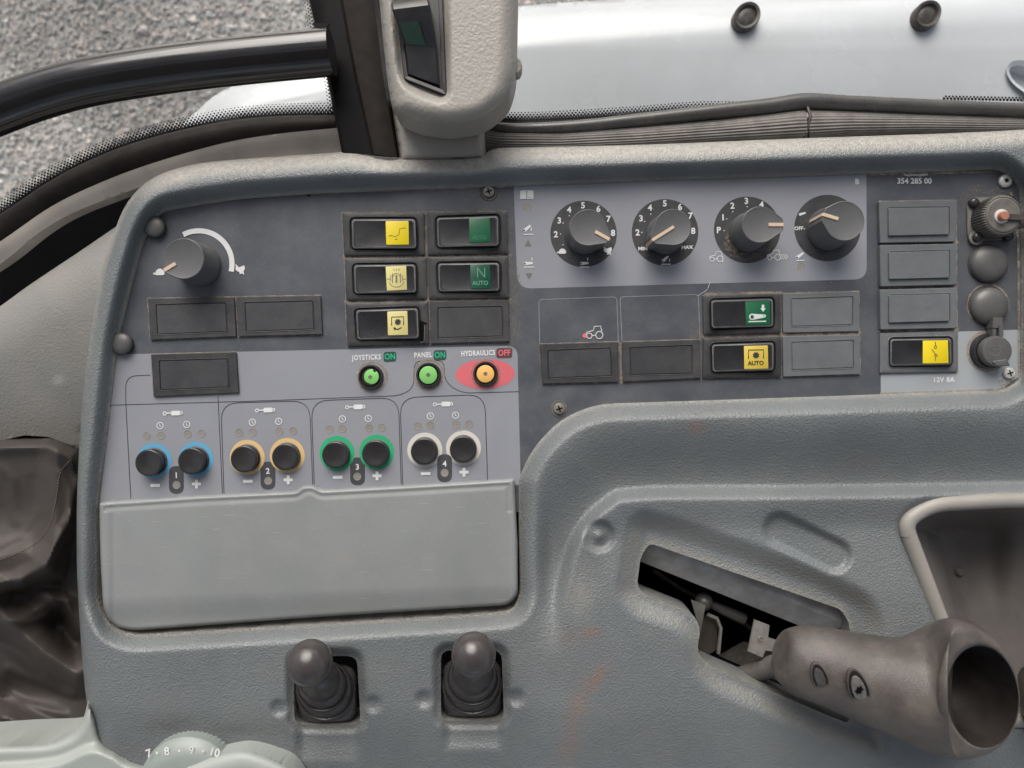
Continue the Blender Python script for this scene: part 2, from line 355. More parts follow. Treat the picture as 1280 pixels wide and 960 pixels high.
def field(name, box, step, Dfn, hfn, mat_, parent, skirt=None, attrs=None):
    """relief surface over the part of box where Dfn<0, seen-position grid; open edges fall straight to height skirt"""
    x0, x1, y0, y1 = box; xs = np.arange(x0, x1+step, step, float); ys = np.arange(y0, y1+step, step, float)
    X, Y = np.meshgrid(xs, ys); D = Dfn(X, Y); e = .5
    near = np.abs(D) < step*.72
    Xn, Yn = X[near], Y[near]
    gx = (Dfn(Xn+e, Yn)-Dfn(Xn-e, Yn)); gy = (Dfn(Xn, Yn+e)-Dfn(Xn, Yn-e)); g = np.hypot(gx, gy)+1e-9
    X[near] = Xn-D[near]*gx/g; Y[near] = Yn-D[near]*gy/g; D[near] = 0
    Hh = hfn(X, Y); k = (H-Hh)/H
    V = np.stack([640+(X-640)*k, 480+(Y-480)*k, Hh], -1).reshape(-1, 3); ok = (D.ravel() <= 1e-6)
    ny, nx = X.shape; idx = np.arange(nx*ny).reshape(ny, nx)
    a, b, c, d = idx[:-1, :-1].ravel(), idx[:-1, 1:].ravel(), idx[1:, 1:].ravel(), idx[1:, :-1].ravel()
    q = np.stack([a, b, c, d], 1); s = ok[q]; Fq = q[s.all(1)]; T = []
    tri = q[s.sum(1) == 3]; ts = s[s.sum(1) == 3]
    Ft = [tuple(int(v) for v, o_ in zip(r, m_) if o_) for r, m_ in zip(tri, ts)]
    F = [tuple(r) for r in Fq.tolist()]+Ft
    used = np.zeros(len(V), bool)
    used[Fq.ravel()] = True
    for t in Ft:
        for i in t: used[i] = True
    mp = -np.ones(len(V), int); mp[used] = np.arange(used.sum())
    VV = V[used]; F = [tuple(int(mp[i]) for i in f) for f in F]; att = {}
    if attrs:
        for nm, fn in attrs.items(): att[nm] = fn(X, Y).ravel()[used]
    if skirt is not None:
        cnt = {}
        for f in F:
            for i in range(len(f)):
                u, v = f[i], f[(i+1) % len(f)]; kk = (min(u, v), max(u, v)); cnt[kk] = (u, v) if kk not in cnt else None
        edges = [e_ for e_ in cnt.values() if e_]; VL = VV.tolist(); m1 = {}
        ex = {nm: list(a_) for nm, a_ in att.items()}
        def low(i, b_):
            if (i, b_) not in m1:
                p = VV[i]; m1[(i, b_)] = len(VL); VL.append([p[0], p[1], p[2] if not b_ else min(skirt, p[2]-1)])
                for nm in ex: ex[nm].append(att[nm][i] if nm == 'dark_tone' else 0.)
            return m1[(i, b_)]
        for u, v in edges: F.append((u, low(u, 1), low(v, 1), v)[::-1] if False else (v, u, low(u, 1), low(v, 1)))
        VV = np.array(VL); att = ex
    o = mk(name, VV, F, mat_, parent, sharp=50)
    for nm, a_ in att.items():
        at = o.data.attributes.new(nm, 'FLOAT', 'POINT'); at.data.foreach_set('value', np.array(a_, dtype=np.float32))
    return o

class Ink:
    """flat print: thin sheets laid on a surface at height h"""
    def __init__(s, h=.35): s.V, s.F, s.h, s.k, s.it = [], [], h, 0, []
    def _z(s): s.k += 1; s.it.append([len(s.V), len(s.F), 0]); return s.h+.012*(s.k % 25)
    def pieces(s, m, parent, gap=1.6, base='printed_symbol'):
        """each group of touching marks becomes an object of its own"""
        it = s.it+[[len(s.V), len(s.F), 0]]; G = []
        for a, b in zip(it[:-1], it[1:]):
            P = np.array(s.V[a[0]:b[0]]); G.append([[(a, b)], P[:, 0].min(), P[:, 0].max(), P[:, 1].min(), P[:, 1].max(), a[2]])
        done = False
        while not done:
            done = True
            for i in range(len(G)):
                for j in range(i+1, len(G)):
                    p, q = G[i], G[j]
                    if p[5] or q[5]: continue
                    if p[1]-gap < q[2] and q[1]-gap < p[2] and p[3]-gap < q[4] and q[3]-gap < p[4]:
                        G[i] = [p[0]+q[0], min(p[1], q[1]), max(p[2], q[2]), min(p[3], q[3]), max(p[4], q[4]), 0]; G.pop(j); done = False; break
                if not done: break
        for g_ in G:
            k = Ink(s.h)
            for a, b in g_[0]:
                o = len(k.V); k.V += s.V[a[0]:b[0]]; k.F += [tuple(i-a[0]+o for i in f) for f in s.F[a[1]:b[1]]]
            k.build({0: base, 1: 'lettering', 2: 'numeral'}[g_[5]], m, parent)
    def poly(s, pts):
        z = s._z(); o = len(s.V); s.V += [ap(x, y, z) for x, y in pts]; P = np.array(pts); B = np.roll(P, -1, 0)
        f = tuple(range(o, o+len(pts))); s.F.append(f[::-1] if np.sum(P[:, 0]*B[:, 1]-B[:, 0]*P[:, 1]) > 0 else f); return s
    def disc(s, x, y, r, ry=None, rot=0, n=24): return s.poly(circ(x, y, r, n, ry, rot))
    def ring(s, x, y, r, wd, n=32, a0=0, a1=360):
        full = (a1-a0) >= 360; m = n+1
        pts = [(x+r*math.cos(R(a0+(a1-a0)*k/n)), y-r*math.sin(R(a0+(a1-a0)*k/n))) for k in range(m)]
        return s.line(pts, wd)
    def line(s, pts, wd):
        z = s._z(); P = np.array(pts, float); T = np.gradient(P, axis=0); T /= np.linalg.norm(T, axis=1, keepdims=True)+1e-9
        if np.allclose(P[0], P[-1]): T[0] = T[-1] = (T[0]+T[-1])/2; T[0] /= np.linalg.norm(T[0]); T[-1] = T[0]
        Nn = np.stack([-T[:, 1], T[:, 0]], 1)*wd/2; o = len(s.V)
        for p, n_ in zip(P, Nn): s.V += [ap(*(p+n_), z), ap(*(p-n_), z)]
        for i in range(len(P)-1): s.F.append((o+2*i, o+2*i+2, o+2*i+3, o+2*i+1)[::1])
        return s
    def text(s, t, x, y, size, rot=0, bold=.02, sx=1., sp=1.):
        cu = bpy.data.curves.new('t', 'FONT'); cu.body = t; cu.align_x = 'CENTER'; cu.align_y = 'CENTER'; cu.offset = bold
        cu.resolution_u = 3; cu.space_character = sp
        ob = bpy.data.objects.new('t', cu); SC.collection.objects.link(ob)
        me = ob.to_mesh(); z = s._z(); s.it[-1][2] = 2 if len(t) == 1 and t.isdigit() else 1; o = len(s.V); c, sn = math.cos(R(rot)), math.sin(R(rot)); k = size/.7
        for v in me.vertices:
            u, q = v.co.x*k*sx, v.co.y*k; s.V.append(ap(x+u*c-q*sn, y-(u*sn+q*c), z))
        for p in me.polygons: s.F.append(tuple(reversed([o+i for i in p.vertices])))
        ob.to_mesh_clear(); bpy.data.objects.remove(ob); bpy.data.curves.remove(cu); return s
    def build(s, name, m, parent):
        o = mk(name, s.V, s.F, m, parent, smooth=False)
        me = o.data; up = sum(p.normal.z*p.area for p in me.polygons)
        flip = [p.index for p in me.polygons if p.normal.z < 0]
        if flip:
            import bmesh
            bm = bmesh.new(); bm.from_mesh(me); bm.faces.ensure_lookup_table(); bmesh.ops.reverse_faces(bm, faces=[bm.faces[i] for i in flip]); bm.to_mesh(me); bm.free()
        return o

# ================================================================== THE CONSOLE
console = thing('control_console', (640, 600, -120), 'grey grained plastic tractor side console with slate switch panel and grey storage lid', 'console')
OUT = catmull([(116, 1100), (117, 925), (108, 875), (101, 800), (96, 700), (97, 600), (103, 500), (112, 425), (126, 345), (141, 295), (160, 252), (192, 222), (240, 206),
               (300, 199), (400, 192), (440, 190), (480, 196), (540, 197), (598, 195), (618, 186), (660, 184), (800, 181), (1000, 173), (1200, 166), (1300, 161), (1420, 156)], 5)+[(1460, 1100)]
OPEN = rp([(199, 264), (300, 248), (400, 241), (500, 237), (640, 232), (860, 224), (1080, 217), (1252, 211), (1276, 231), (1278, 300), (1277, 420), (1277, 474), (1255, 488),
           (1100, 493), (900, 500), (745, 505), (700, 524), (665, 562), (648.5, 598), (648.5, 660), (650, 745), (640, 764), (540, 771), (165, 794), (138, 784), (121, 752), (122, 628), (134, 540), (146, 432), (160, 370), (180, 295)],
          [16, 20, 20, 20, 20, 20, 20, 12, 14, 20, 20, 10, 10, 20, 20, 40, 30, 40, 10, 10, 12, 14, 20, 18, 20, 16, 20, 20, 20, 20, 20], 4)
PLAT = catmull([(1500, 594), (1280, 601), (1000, 605), (800, 607), (752, 622), (712, 668), (692, 740), (690, 800), (700, 900)], 6)+[(1500, 900)]
RECESS = rp([(802, 636), (860, 652), (1030, 712), (1092, 745), (1106, 775), (1110, 950), (1030, 925), (885, 862), (862, 838), (856, 792), (790, 768), (768, 745), (778, 690), (785, 650)],
            [14, 20, 30, 20, 20, 20, 30, 30, 20, 24, 24, 18, 30, 14], 4)
HOLE = rp([(812, 679), (1052, 762), (1062, 780), (1062, 905), (1030, 892), (884, 830), (871, 815), (876, 785), (866, 767), (806, 743), (796, 733), (801, 695)],
          [6, 8, 6, 8, 8, 10, 10, 14, 8, 8, 8, 8], 4)
CUP = rp([(1122, 650), (1160, 625), (1285, 617), (1500, 640), (1500, 905), (1218, 905)], [28, 30, 60, 30, 10, 20], 5)
DIMP = [(975, 662), (1043, 695)]
WELLS = [rp([(367, 820), (446, 820), (451, 906), (368, 906)], 12, 4), rp([(551, 813), (627, 813), (630, 901), (551, 901)], 12, 4)]
def D_house(X, Y):
    D = sdf(X, Y, OUT)
    for h_ in (OPEN, HOLE, CUP, *WELLS): D = np.maximum(D, -sdf(X, Y, h_))
    return D
def H_house(X, Y):
    do = -sdf(X, Y, OUT); dp = sdf(X, Y, OPEN)
    hp = 26.
    h = 2+hp*sm(dp, -3, 24)**.9
    lowr = sm(dp, 0, 10)
    h = np.where(Y > 600, np.minimum(h, 2+hp*sm(dp, -3, 22)), h)
    h -= 30*qround(np.maximum(do, 0), 27)
    # scooped channel under the panel and the plateau it wraps round
    e = sdf(X, Y, PLAT); wgt = (1-sm(Y, 690, 820))*sm(X, 655, 690)
    dip = np.where(e > 0, 1-sm(e, 0, 88), 1-sm(-e, 0, 20))
    h -= 27*dip*wgt
    h -= 7*sm(-e, 14, 60)*(1-sm(Y, 640, 760))*sm(X, 655, 690)
    # recess round the lever slot
    h -= 14*(1-sm(sdf(X, Y, RECESS), -26, 5))
    # dimples
    dd = seg_dist(X, Y, DIMP); h -= 8*(1-sm(dd, 13, 25))
    for cx, cy in ((749, 670),):
        r = np.hypot(X-cx, Y-cy); h -= 8*(1-sm(r, 13, 23)); h += 5*np.exp(-(r/6)**2)
    for cx, cy in ((349, 885), (466, 880), (530, 874), (645, 872)):
        r = np.hypot((X-cx), (Y-cy)); h -= 5*(1-sm(r, 3, 14))
    for x0, x1, y0, y1 in ((372, 450, 906, 953), (555, 628, 901, 938)):
        cx, cy = (x0+x1)/2, (y0+y1)/2; qx = np.abs(X-cx)-(x1-x0)/2; qy = np.abs(Y-cy)-(y1-y0)/2
        h -= 9*(1-sm(np.maximum(qx, qy), -9, 6))*(1-sm(Y, y0+12, y1+6))
    for wl in WELLS: h -= 9*(1-sm(sdf(X, Y, wl), 0, 13))
    h -= 5*(1-sm(-sdf(X, Y, CUP)*-1, 0, 10))
    # lower part falls away gently towards the seat, slight unevenness of the moulding
    h -= 16*sm(Y, 880, 1010)
    h += .6*np.sin(X/41+Y/67)+.5*np.sin(X/23-Y/37)
    return h
def A_dust(X, Y):
    dp = sdf(X, Y, OPEN); d = .75*np.exp(-(np.maximum(dp, 0)/3.0)**2)
    d = np.maximum(d, .55*np.exp(-(np.maximum(sdf(X, Y, HOLE), 0)/4)**2))
    for wl in WELLS: d = np.maximum(d, .5*np.exp(-(np.maximum(sdf(X, Y, wl), 0)/6)**2)*sm(Y, 850, 890))
    d = np.maximum(d, .30*(1-sm(np.abs(sdf(X, Y, RECESS)+12), 3, 12)))
    d = np.maximum(d, .5*np.exp(-(seg_dist(X, Y, [(815, 678), (1052, 760)])/6)**2))
    return d
def A_lit(X, Y):  # painted light: brighter rim top, left edge and one soft highlight
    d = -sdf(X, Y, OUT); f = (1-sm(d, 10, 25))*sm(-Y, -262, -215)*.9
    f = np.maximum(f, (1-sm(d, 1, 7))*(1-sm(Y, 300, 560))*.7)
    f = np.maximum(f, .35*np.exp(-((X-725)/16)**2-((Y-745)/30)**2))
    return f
def A_stain(X, Y):
    s = np.zeros(X.shape)
    for x, y, a, b, t, k in ((740, 790, 9, 5, 0, .55), (745, 848, 22, 8, -1.0, .38), (722, 885, 38, 10, -1.25, .28), (712, 925, 30, 12, -1.4, .22), (872, 533, 12, 8, 0, .3), (720, 795, 25, 12, 0, .14), (1035, 886, 8, 4, .3, .7)):
        c, sn = math.cos(t), math.sin(t); u = (X-x)*c+(Y-y)*sn; v = -(X-x)*sn+(Y-y)*c; s = np.maximum(s, k*np.exp(-(u/a)**2-(v/b)**2))
    return s
def A_dark(X, Y):  # darker round the lid opening, the wells and two patches near the bottom
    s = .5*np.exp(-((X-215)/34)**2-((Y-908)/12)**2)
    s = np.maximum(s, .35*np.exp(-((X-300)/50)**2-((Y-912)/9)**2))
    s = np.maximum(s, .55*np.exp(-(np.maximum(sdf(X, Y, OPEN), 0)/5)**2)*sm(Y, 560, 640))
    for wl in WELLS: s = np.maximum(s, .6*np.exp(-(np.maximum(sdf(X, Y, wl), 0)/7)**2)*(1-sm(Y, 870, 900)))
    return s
housing = field('housing', (88, 1420, 150, 1060), 2.4, D_house, H_house, M['housing'], console, skirt=-34, attrs={'lit_tint': A_lit, 'dust': A_dust, 'stain': A_stain, 'dark_tone': A_dark})

# the panel and its printed films
PAN = inset(rp([(190, 258), (300, 243), (500, 231), (860, 219), (1250, 208), (1282, 230), (1284, 480), (1255, 496), (745, 513), (705, 530), (672, 566), (662, 640), (112, 640), (140, 430), (172, 300)], 12, 3), 0)
panel = plate('control_panel', PAN, [(0, -8), (0, 0)], M['panel'], console, href=0)
def film(name, pts, r, m, h=.10): return plate(name, rp(pts, r, 6), [(0, 0), (0, h)], m, panel, href=h)
film('light_film', [(145.5, 443), (647, 432), (647.5, 470), (651, 606), (112, 634)], [2, 14, 2, 2, 2], M['overlay'])
film('light_film', [(642, 231), (860, 223.5), (1083, 216), (1083.5, 349), (860, 355), (647, 361)], [2, 2, 2, 16, 2, 18], M['overlay'], .14)
film('pale_film', [(1197, 414.5), (1277, 412), (1277, 470), (1262, 477), (1252, 489.5), (1101, 492.5), (1101, 462), (1197, 460)], 2, M['overlay_blue'], .12)

# dark knob discs and printed furniture
dk = Ink(.22)
for x, y, r in ((729.5, 292.4, 41.6), (831.3, 290.4, 41.6), (934, 287.3, 41.6), (1034.5, 285, 41.6)): dk.disc(x, y, r, n=56)
dk.pieces(M['discprint'], panel, base='printed_disc')
dk = Ink(.22)
for x, y in ((220.5, 600), (335, 594.6), (447, 589.2), (555.8, 585.2)):
    dk.poly(rp([(x-9.3, y-17.5), (x+9.3, y-17.5), (x+9.3, y+17.5), (x-9.3, y+17.5)], 9.2, 5))
dk.pieces(M['pillprint'], panel, base='printed_pill')
ln = Ink(.30)
def arcline(pts, r): return rp(pts, r, 5)[5:-5] if False else pts
def rl(pts, r):
    """open polyline with rounded corners"""
    out = [pts[0]]
    for i in range(1, len(pts)-1):
        p = np.array(pts[i], float); a = np.array(pts[i-1], float); b = np.array(pts[i+1], float)
        q = min(r, np.linalg.norm(a-p)*.49, np.linalg.norm(b-p)*.49); s = p+(a-p)/np.linalg.norm(a-p)*q; e = p+(b-p)/np.linalg.norm(b-p)*q
        for k in range(7):
            t = k/6; out.append(tuple((1-t)**2*s+2*t*(1-t)*p+t*t*e))
    out.append(pts[-1]); return out
for pts, r in (([(137, 506.5), (330, 501), (500, 494.5), (517, 485), (518, 452), (536, 450), (555, 451), (556, 478), (577, 491.5), (649, 489.5)], 15),
               ([(163.5, 623), (157, 500), (157, 470), (188, 469)], 20), ([(272.5, 495), (278, 617)], 5),
               ([(280, 617), (276, 504), (387, 501), (391, 611)], 22), ([(393, 611), (389, 501), (498, 497), (501.5, 606)], 22),
               ([(503.5, 606), (500, 497), (606, 493), (609.5, 601)], 22)):
    ln.line(rl(pts, r), .85)
ln.pieces(M['ink'], panel, gap=-9999, base='printed_line')
pl = Ink(.30)
for q in ([(674.5, 428), (673.5, 374.5), (771, 371), (773, 427)], [(777.5, 425.5), (775, 371), (873, 368), (875, 424)]): pl.line(rl(q, 5), .8)
pl.pieces(M['linegrey'], panel, gap=-9999, base='printed_outline')

wt = Ink(.62); tw = lambda *a, **k: wt.text(*a, **k)
for t, x, y in (('5', 728.8, 257), ('4', 711.5, 262.5), ('3', 699.2, 276), ('2', 694.8, 293.3), ('6', 748, 261.5), ('7', 760.5, 274), ('8', 766.3, 291.5),
                ('5', 831, 254.5), ('4', 812.5, 260), ('3', 801.3, 273.3), ('2', 797, 291), ('6', 850, 259), ('7', 863, 270), ('8', 866.5, 289),
                ('3', 933, 251.5), ('2', 915.5, 257.5), ('1', 903.8, 272), ('P', 898.3, 288), ('4', 952, 256)): tw(t, x, y, 7.4, 1, .03)
tw('MIN', 803.5, 311, 4.0, 1, .05, 1.15); tw('MAX', 858.8, 309.3, 4.0, 2, .05, 1.15); tw('OFF', 998.5, 285.6, 4.4, 1, .03); tw('B', 1071.3, 227.3, 6.4, 1, .05)
tw('354 285 00', 1143, 226.5, 6.8, 0, .02, .98)
tw('12V 8A', 1179.5, 474.8, 6.0, 1, .04, .95, 1.1)
tw('JOYSTICKS', 458, 447, 6.2, 2, .035, .72, 1.2); tw('PANEL', 528.8, 444, 6.2, 2, .035, .78, 1.15); tw('HYDRAULICS', 597.5, 441.7, 6.2, 2, .035, .72, 1.15)
for t, x, y in (('1', 220.3, 594.4), ('2', 334.7, 589.1), ('3', 446.7, 584), ('4', 555.8, 580)): tw(t, x, y, 7.0, 2, .02)
for x, y in ((194, 606.8), (309.8, 601.6), (422, 596.7), (532, 592)): wt.poly([(x-6, y-1.7), (x+6, y-2), (x+6, y+1.7), (x-6, y+2)])
for x, y in ((245.6, 605), (360.2, 599.8), (471.3, 594.7), (580, 590.2)):
    wt.poly([(x-1.8, y-5.5), (x+1.8, y-5.5), (x+1.8, y-1.8), (x+5.6, y-1.8), (x+5.6, y+1.8), (x+1.8, y+1.8), (x+1.8, y+5.5), (x-1.8, y+5.5), (x-1.8, y+1.8), (x-5.6, y+1.8), (x-5.6, y-1.8), (x-1.8, y-1.8)])
for x, y in ((215.6, 516.6), (331, 512.8), (443.7, 508.8), (553.4, 505.3)):     # ram symbols
    wt.ring(x-9.8, y+.3, 2.0, 1.2, 12); wt.line([(x-8, y), (x-1, y-.2)], 1.5); wt.poly(rp([(x-1.5, y-3), (x+9, y-3.3), (x+9, y+2.6), (x-1.5, y+2.8)], 1, 2)); wt.ring(x+10.8, y-.5, 1.7, 1.2, 12)
for x, y in ((200, 532), (233.4, 530.6), (315.5, 527.8), (348.3, 526.6), (428, 523.6), (460.3, 523), (538, 520), (569.4, 519)):   # clocks
    wt.ring(x, y, 4.0, 1.0, 20); wt.line([(x-.5, y-2.6), (x-.3, y), (x+1.5, y+1.5)], .9)
for x, y in ((694.0, 338), ): pass
def turtle(I, x, y, s=1): I.poly([(x-7*s, y+2.5*s), (x-6*s, y+.6*s), (x-4.2*s, y+.6*s), (x-3.4*s, y-1.6*s), (x-1*s, y-3.4*s), (x+2*s, y-3.2*s), (x+4.4*s, y-1*s), (x+5*s, y+1.8*s), (x+3.6*s, y+3.2*s), (x-3.5*s, y+3.2*s), (x-5*s, y+2.2*s)])
def hare(I, x, y, s=1): I.poly([(x-5*s, y+.6*s), (x-4.6*s, y-2.6*s), (x-5*s, y-6*s), (x-2.6*s, y-3.4*s), (x-1.4*s, y-2*s), (x+1.5*s, y-3*s), (x+4.6*s, y-4.2*s), (x+5.4*s, y-.6*s), (x+3.8*s, y+2.4*s), (x+4.6*s, y+6.2*s), (x+2*s, y+4.4*s), (x-.4*s, y+5.6*s), (x-.6*s, y+3*s), (x-2.6*s, y+2.4*s)])
turtle(wt, 702.8, 314, 1.0); hare(wt, 759.5, 313, 1.0)
turtle(wt, 199.5, 340, 1.25); hare(wt, 300, 336.5, 1.15)
def arm(I, x, y, rot, s=1):      # lift-arm symbol
    c, sn = math.cos(R(rot)), math.sin(R(rot))
    q = lambda u, v: (x+(u*c+v*sn)*s, y+(-u*sn+v*c)*s)
    I.poly([q(-5, -2.6), q(6, -2.0), q(7, -.4), q(6, 1.2), q(-5, 2.4), q(-6.6, 1.6), q(-7, 0), q(-6.6, -1.6)])
arm(wt, 659, 285.5, 38, .85); wt.line([(654, 293), (666.5, 292.8)], 1.1); wt.line([(664, 288.5), (664.3, 284.5)], 1.2)
arm(wt, 660.5, 329.3, 2, .85); wt.line([(654.5, 334), (667.5, 333.8)], 1.2); wt.line([(665, 322), (665, 325.5)], 1.2)
arm(wt, 730.5, 329.3, 2, .8); wt.line([(724.8, 333.8), (737, 333.6)], 1.1); wt.line([(734.5, 322), (734.5, 325.5)], 1.1)
arm(wt, 831.5, 324, 40, .8); wt.line([(826.5, 330.4), (838.5, 330.2)], 1.1); wt.line([(837, 327), (837.2, 323.5)], 1.1)
arm(wt, 1000, 319.5, 35, .85); wt.line([(995, 325.6), (1005.5, 325.4)], 1.1); arm(wt, 1003, 267.3, 15, .65)
wt.poly([(650.3, 238.5), (658, 237.6), (658, 248.6), (650, 248.8)]); wt.poly([(659, 237.6), (666.8, 238), (666.8, 248.6), (659, 248.6)])
wt.ring(248.5, 330, 41.5, 6.4, 48, -13, 118)
def tractor(I, x, y, s=1, wd=.9):
    I.ring(x-6.5*s, y+2.4*s, 3.0*s, wd, 14); I.ring(x+4.6*s, y+1.6*s, 4.0*s, wd, 16)
    I.line([(x-10*s, y+.5*s), (x-9.5*s, y-1.5*s), (x-2*s, y-3.5*s), (x-1*s, y-8*s), (x+6*s, y-8.4*s), (x+7.4*s, y-2.5*s)], wd)
    I.line([(x-3.4*s, y+2.4*s), (x+.4*s, y+1.6*s)], wd)
tractor(wt, 744, 417, 1.12, 1.0); tractor(wt, 896, 322, .9, .9); tractor(wt, 968, 320, .9, .9)
wt.line([(903.5, 320), (903.5, 328)], 1.0)
for k in range(3): wt.line([(976+k*3, 317.5), (978.5+k*3, 320.6), (976+k*3, 324)], .9)
for cx, cy, ang in ((729.5, 292.4, (128, 152, 180, 208)), (831.3, 290.4, (60, 128, 152, 180)), (934, 287.3, (90, 128, 152, 182)), (1034.5, 285, (182,))):
    for a in ang: wt.disc(cx+29*math.cos(R(a)), cy-29*math.sin(R(a)), .75, n=8)
wt.pieces(M['white'], panel)
wd = Ink(.62); wd.line([(1130, 217.8), (1136, 219.5), (1141, 218.2), (1150, 219.2), (1160, 217.6)], 2.6); wd.line([(888, 352), (884, 362), (872, 370)], .7)
wd.pieces(M['whited'], panel, gap=-9999, base='worn_mark')
ik = Ink(.75)
for sx in (650, 659):
    for k in range(4): ik.line([(sx+1.3, 240+k*2.2), (sx+6.4, 239.9+k*2.2)], .5)
for (x, y) in ((655.2, 288), (656, 329.5), (726.2, 329.5), (828.2, 326.8), (996.4, 322)): ik.disc(x, y, 1.2, n=10)
ik.pieces(M['ink'], panel, gap=1.2)
def pill(cx, cy, txt, mb, mt, wd_=19):
    a = Ink(.34); a.poly(rp([(cx-wd_/2, cy-6), (cx+wd_/2, cy-6.6), (cx+wd_/2, cy+6), (cx-wd_/2, cy+6.6)], 3.5, 4)); a.build('label_box', mb, panel)
    b = Ink(.62); b.text(txt, cx, cy, 7.2, 2, .02, .82, 1.05); b.build('lettering', mt, panel)
pill(487.4, 446, 'ON', M['boxgreen'], M['inkgreen'], 16); pill(550, 444, 'ON', M['boxgreen'], M['inkgreen'], 16); pill(630.3, 441.3, 'OFF', M['boxred'], M['inkred'], 20)
e = Ink(.28); e.disc(606.5, 467.6, 37, 18.6, R(-2), 48); e.build('red_print', M['ellred'], panel)
rd = Ink(.5); rd.disc(731, 419.5, 2.8); rd.build('red_print', M['inkred'], panel)
RING = [(192.7, 575.8, 'rblue'), (245, 574, 'rblue'), (309, 571.6, 'rtan'), (359, 569.3, 'rtan'), (421.3, 566.7, 'rgreen'), (470.8, 565.2, 'rgreen'), (531, 562.6, 'rwhite'), (579.3, 560, 'rwhite')]
for x, y, c in RING:
    a = Ink(.25); a.ring(x, y, 19.2, 5.4, 40); a.build('ring_print', M[c], panel)
for x, y in ((183.3, 544.7), (201.3, 544.2), (234.8, 542.3), (252, 541.9), (299.3, 540.7), (316, 540), (349.2, 539), (366.5, 538.4), (412.2, 536.4), (428, 535.8), (461.5, 534.8), (477.2, 534.2),
             (522.3, 532.3), (538, 531.3), (570.2, 530.7), (586.3, 530), (220.8, 606.3), (335.2, 601), (446.7, 595.7), (555.8, 591), (658.8, 259), (1001, 333)):
    loft('indicator_light', [(circ(*ap(x, y)[:2], r, 18), h) for r, h in ((5.0, .1), (5.0, .4), (4.6, .5), (4.4, .38), (2.5, .5))], M['led'], panel)
a = Ink(.45); a.poly([(660, 299), (664.4, 307.6), (655.6, 307.8)]); a.build('indicator_light', M['ledtri'], panel)
a = Ink(.45); a.poly([(656.8, 341.6), (665.6, 341.4), (661.4, 349.4)]); a.build('indicator_light', M['ledtri'], panel)

# storage lid with finger notch
LID = rp([(124, 628), (250, 619.5), (370, 613.8), (378, 607), (392, 606.4), (402, 612.4), (520, 606), (643, 598.5), (647, 680), (647.5, 745), (634, 756.5), (400, 771), (165, 788.5), (141, 783), (129, 762), (125.5, 700)],
         [4, 3, 4, 5, 5, 4, 3, 4, 6, 10, 12, 10, 12, 12, 12, 12], 4)
def H_lid(X, Y):
    d = np.maximum(-sdf(X, Y, LID), 0)
    h = 10-5*qround(d, 5)-1.2*(sm(d, 4, 7)*(1-sm(d, 7, 14)))*(Y < 640)
    h += 1.2*(1-sm(X, 134, 142))-.4*np.exp(-((X-143)/4)**2)+1.6*sm(X, 637, 640)
    h += 2.5*np.sin(np.clip((Y-610)/160, 0, 1)*3.14)*np.sin(np.clip((X-130)/510, 0, 1)*3.14)-5*sm(Y+.035*(X-165), 745, 785)
    return h
lid = field('storage_lid', (118, 652, 594, 794), 1.5, lambda X, Y: sdf(X, Y, LID), H_lid, M['lid'], console, skirt=-8)

# near-black box added for the darkness inside the lever slot, side rail, and the storage pocket
hl = flat(HOLE, -6); loft('slot_dark_box', [(inset(hl, -14), -36), (inset(hl, -14), -320)], M['voidm'], console, cap=True)
mk('slot_rail', [ap(801, 702, -24), ap(1024, 792, -24), ap(1060, 782, -8), ap(1056, 760, -2), ap(812, 676, -2), ap(803, 688, -10), ap(801, 702, -80), ap(1024, 792, -80)],
   [(0, 1, 2, 3, 4, 5), (6, 7, 1, 0)], M['rail'], console, smooth=False)
cup = flat(CUP, 8); n_ = len(cup)
def H_cup(X, Y):
    d = np.maximum(-sdf(X, Y, CUP), 0)
    return 14-26*sm(d, 0, 14)-75*sm(d, 10, 44)-22*np.exp(-((X-1225)/34)**2-((Y-700)/50)**2)+10*sm(X, 1235, 1275)
pocket = field('storage_pocket', (1115, 1430, 612, 962), 3, lambda X, Y: sdf(X, Y, CUP)-2, H_cup, M['pocket'], console)
for x, y in ((1200, 715), (1190, 747), (1236, 780)):
    c = ap(x, y, -94); loft('moulded_bump', [(circ(c[0], c[1], r, 14), h) for r, h in ((8, -100), (7, -94), (4, -91))], M['pocket'], pocket)
tube('pocket_rim', [ap(x, y, 20) for x, y in inset(CUP, 6)]+[ap(*inset(CUP, 6)[0], 20)], 9.5, M['pocketrim'], console, seg=14, caps=False)

# screws, panel plugs
def screw(x, y, r, m, h0=0, torx=False):
    c = ap(x, y, h0); s = loft('screw', [(circ(c[0], c[1], rr, 24), h0+h) for rr, h in ((r, 0), (r, 1.6), (r*.86, 3), (r*.5, 3.6))], m, console)
    if torx: out = [(c[0]+(r*.42 if k % 2 else r*.24)*math.cos(math.pi*k/6), c[1]+(r*.42 if k % 2 else r*.24)*math.sin(math.pi*k/6)) for k in range(12)]
    else:
        a, b = r*.13, r*.55; out = [(c[0]+u*.95+v*.3, c[1]+v*.95-u*.3) for u, v in ((-a, -b), (a, -b), (a, -a), (b, -a), (b, a), (a, a), (a, b), (-a, b), (-a, a), (-b, a), (-b, -a), (-a, -a))]
    loft('drive_recess', [(out, h0+3.68), (inset(out, .05), h0+3.72)], M['dark'], s)
    return s
loft('washer', [(circ(611, 240, r, 28), h) for r, h in ((11.5, .1), (11, 1), (8, .8))], M['rubber'], console); screw(611, 240, 7.5, M['steeld'], .8)
screw(1256, 226.5, 8.4, M['steel'], 1, True)
loft('washer', [(circ(699, 511, r, 28), h) for r, h in ((10.5, .1), (10, 1), (8, .8))], M['connector'], console); screw(699, 511, 7.5, M['steeld'], .8)
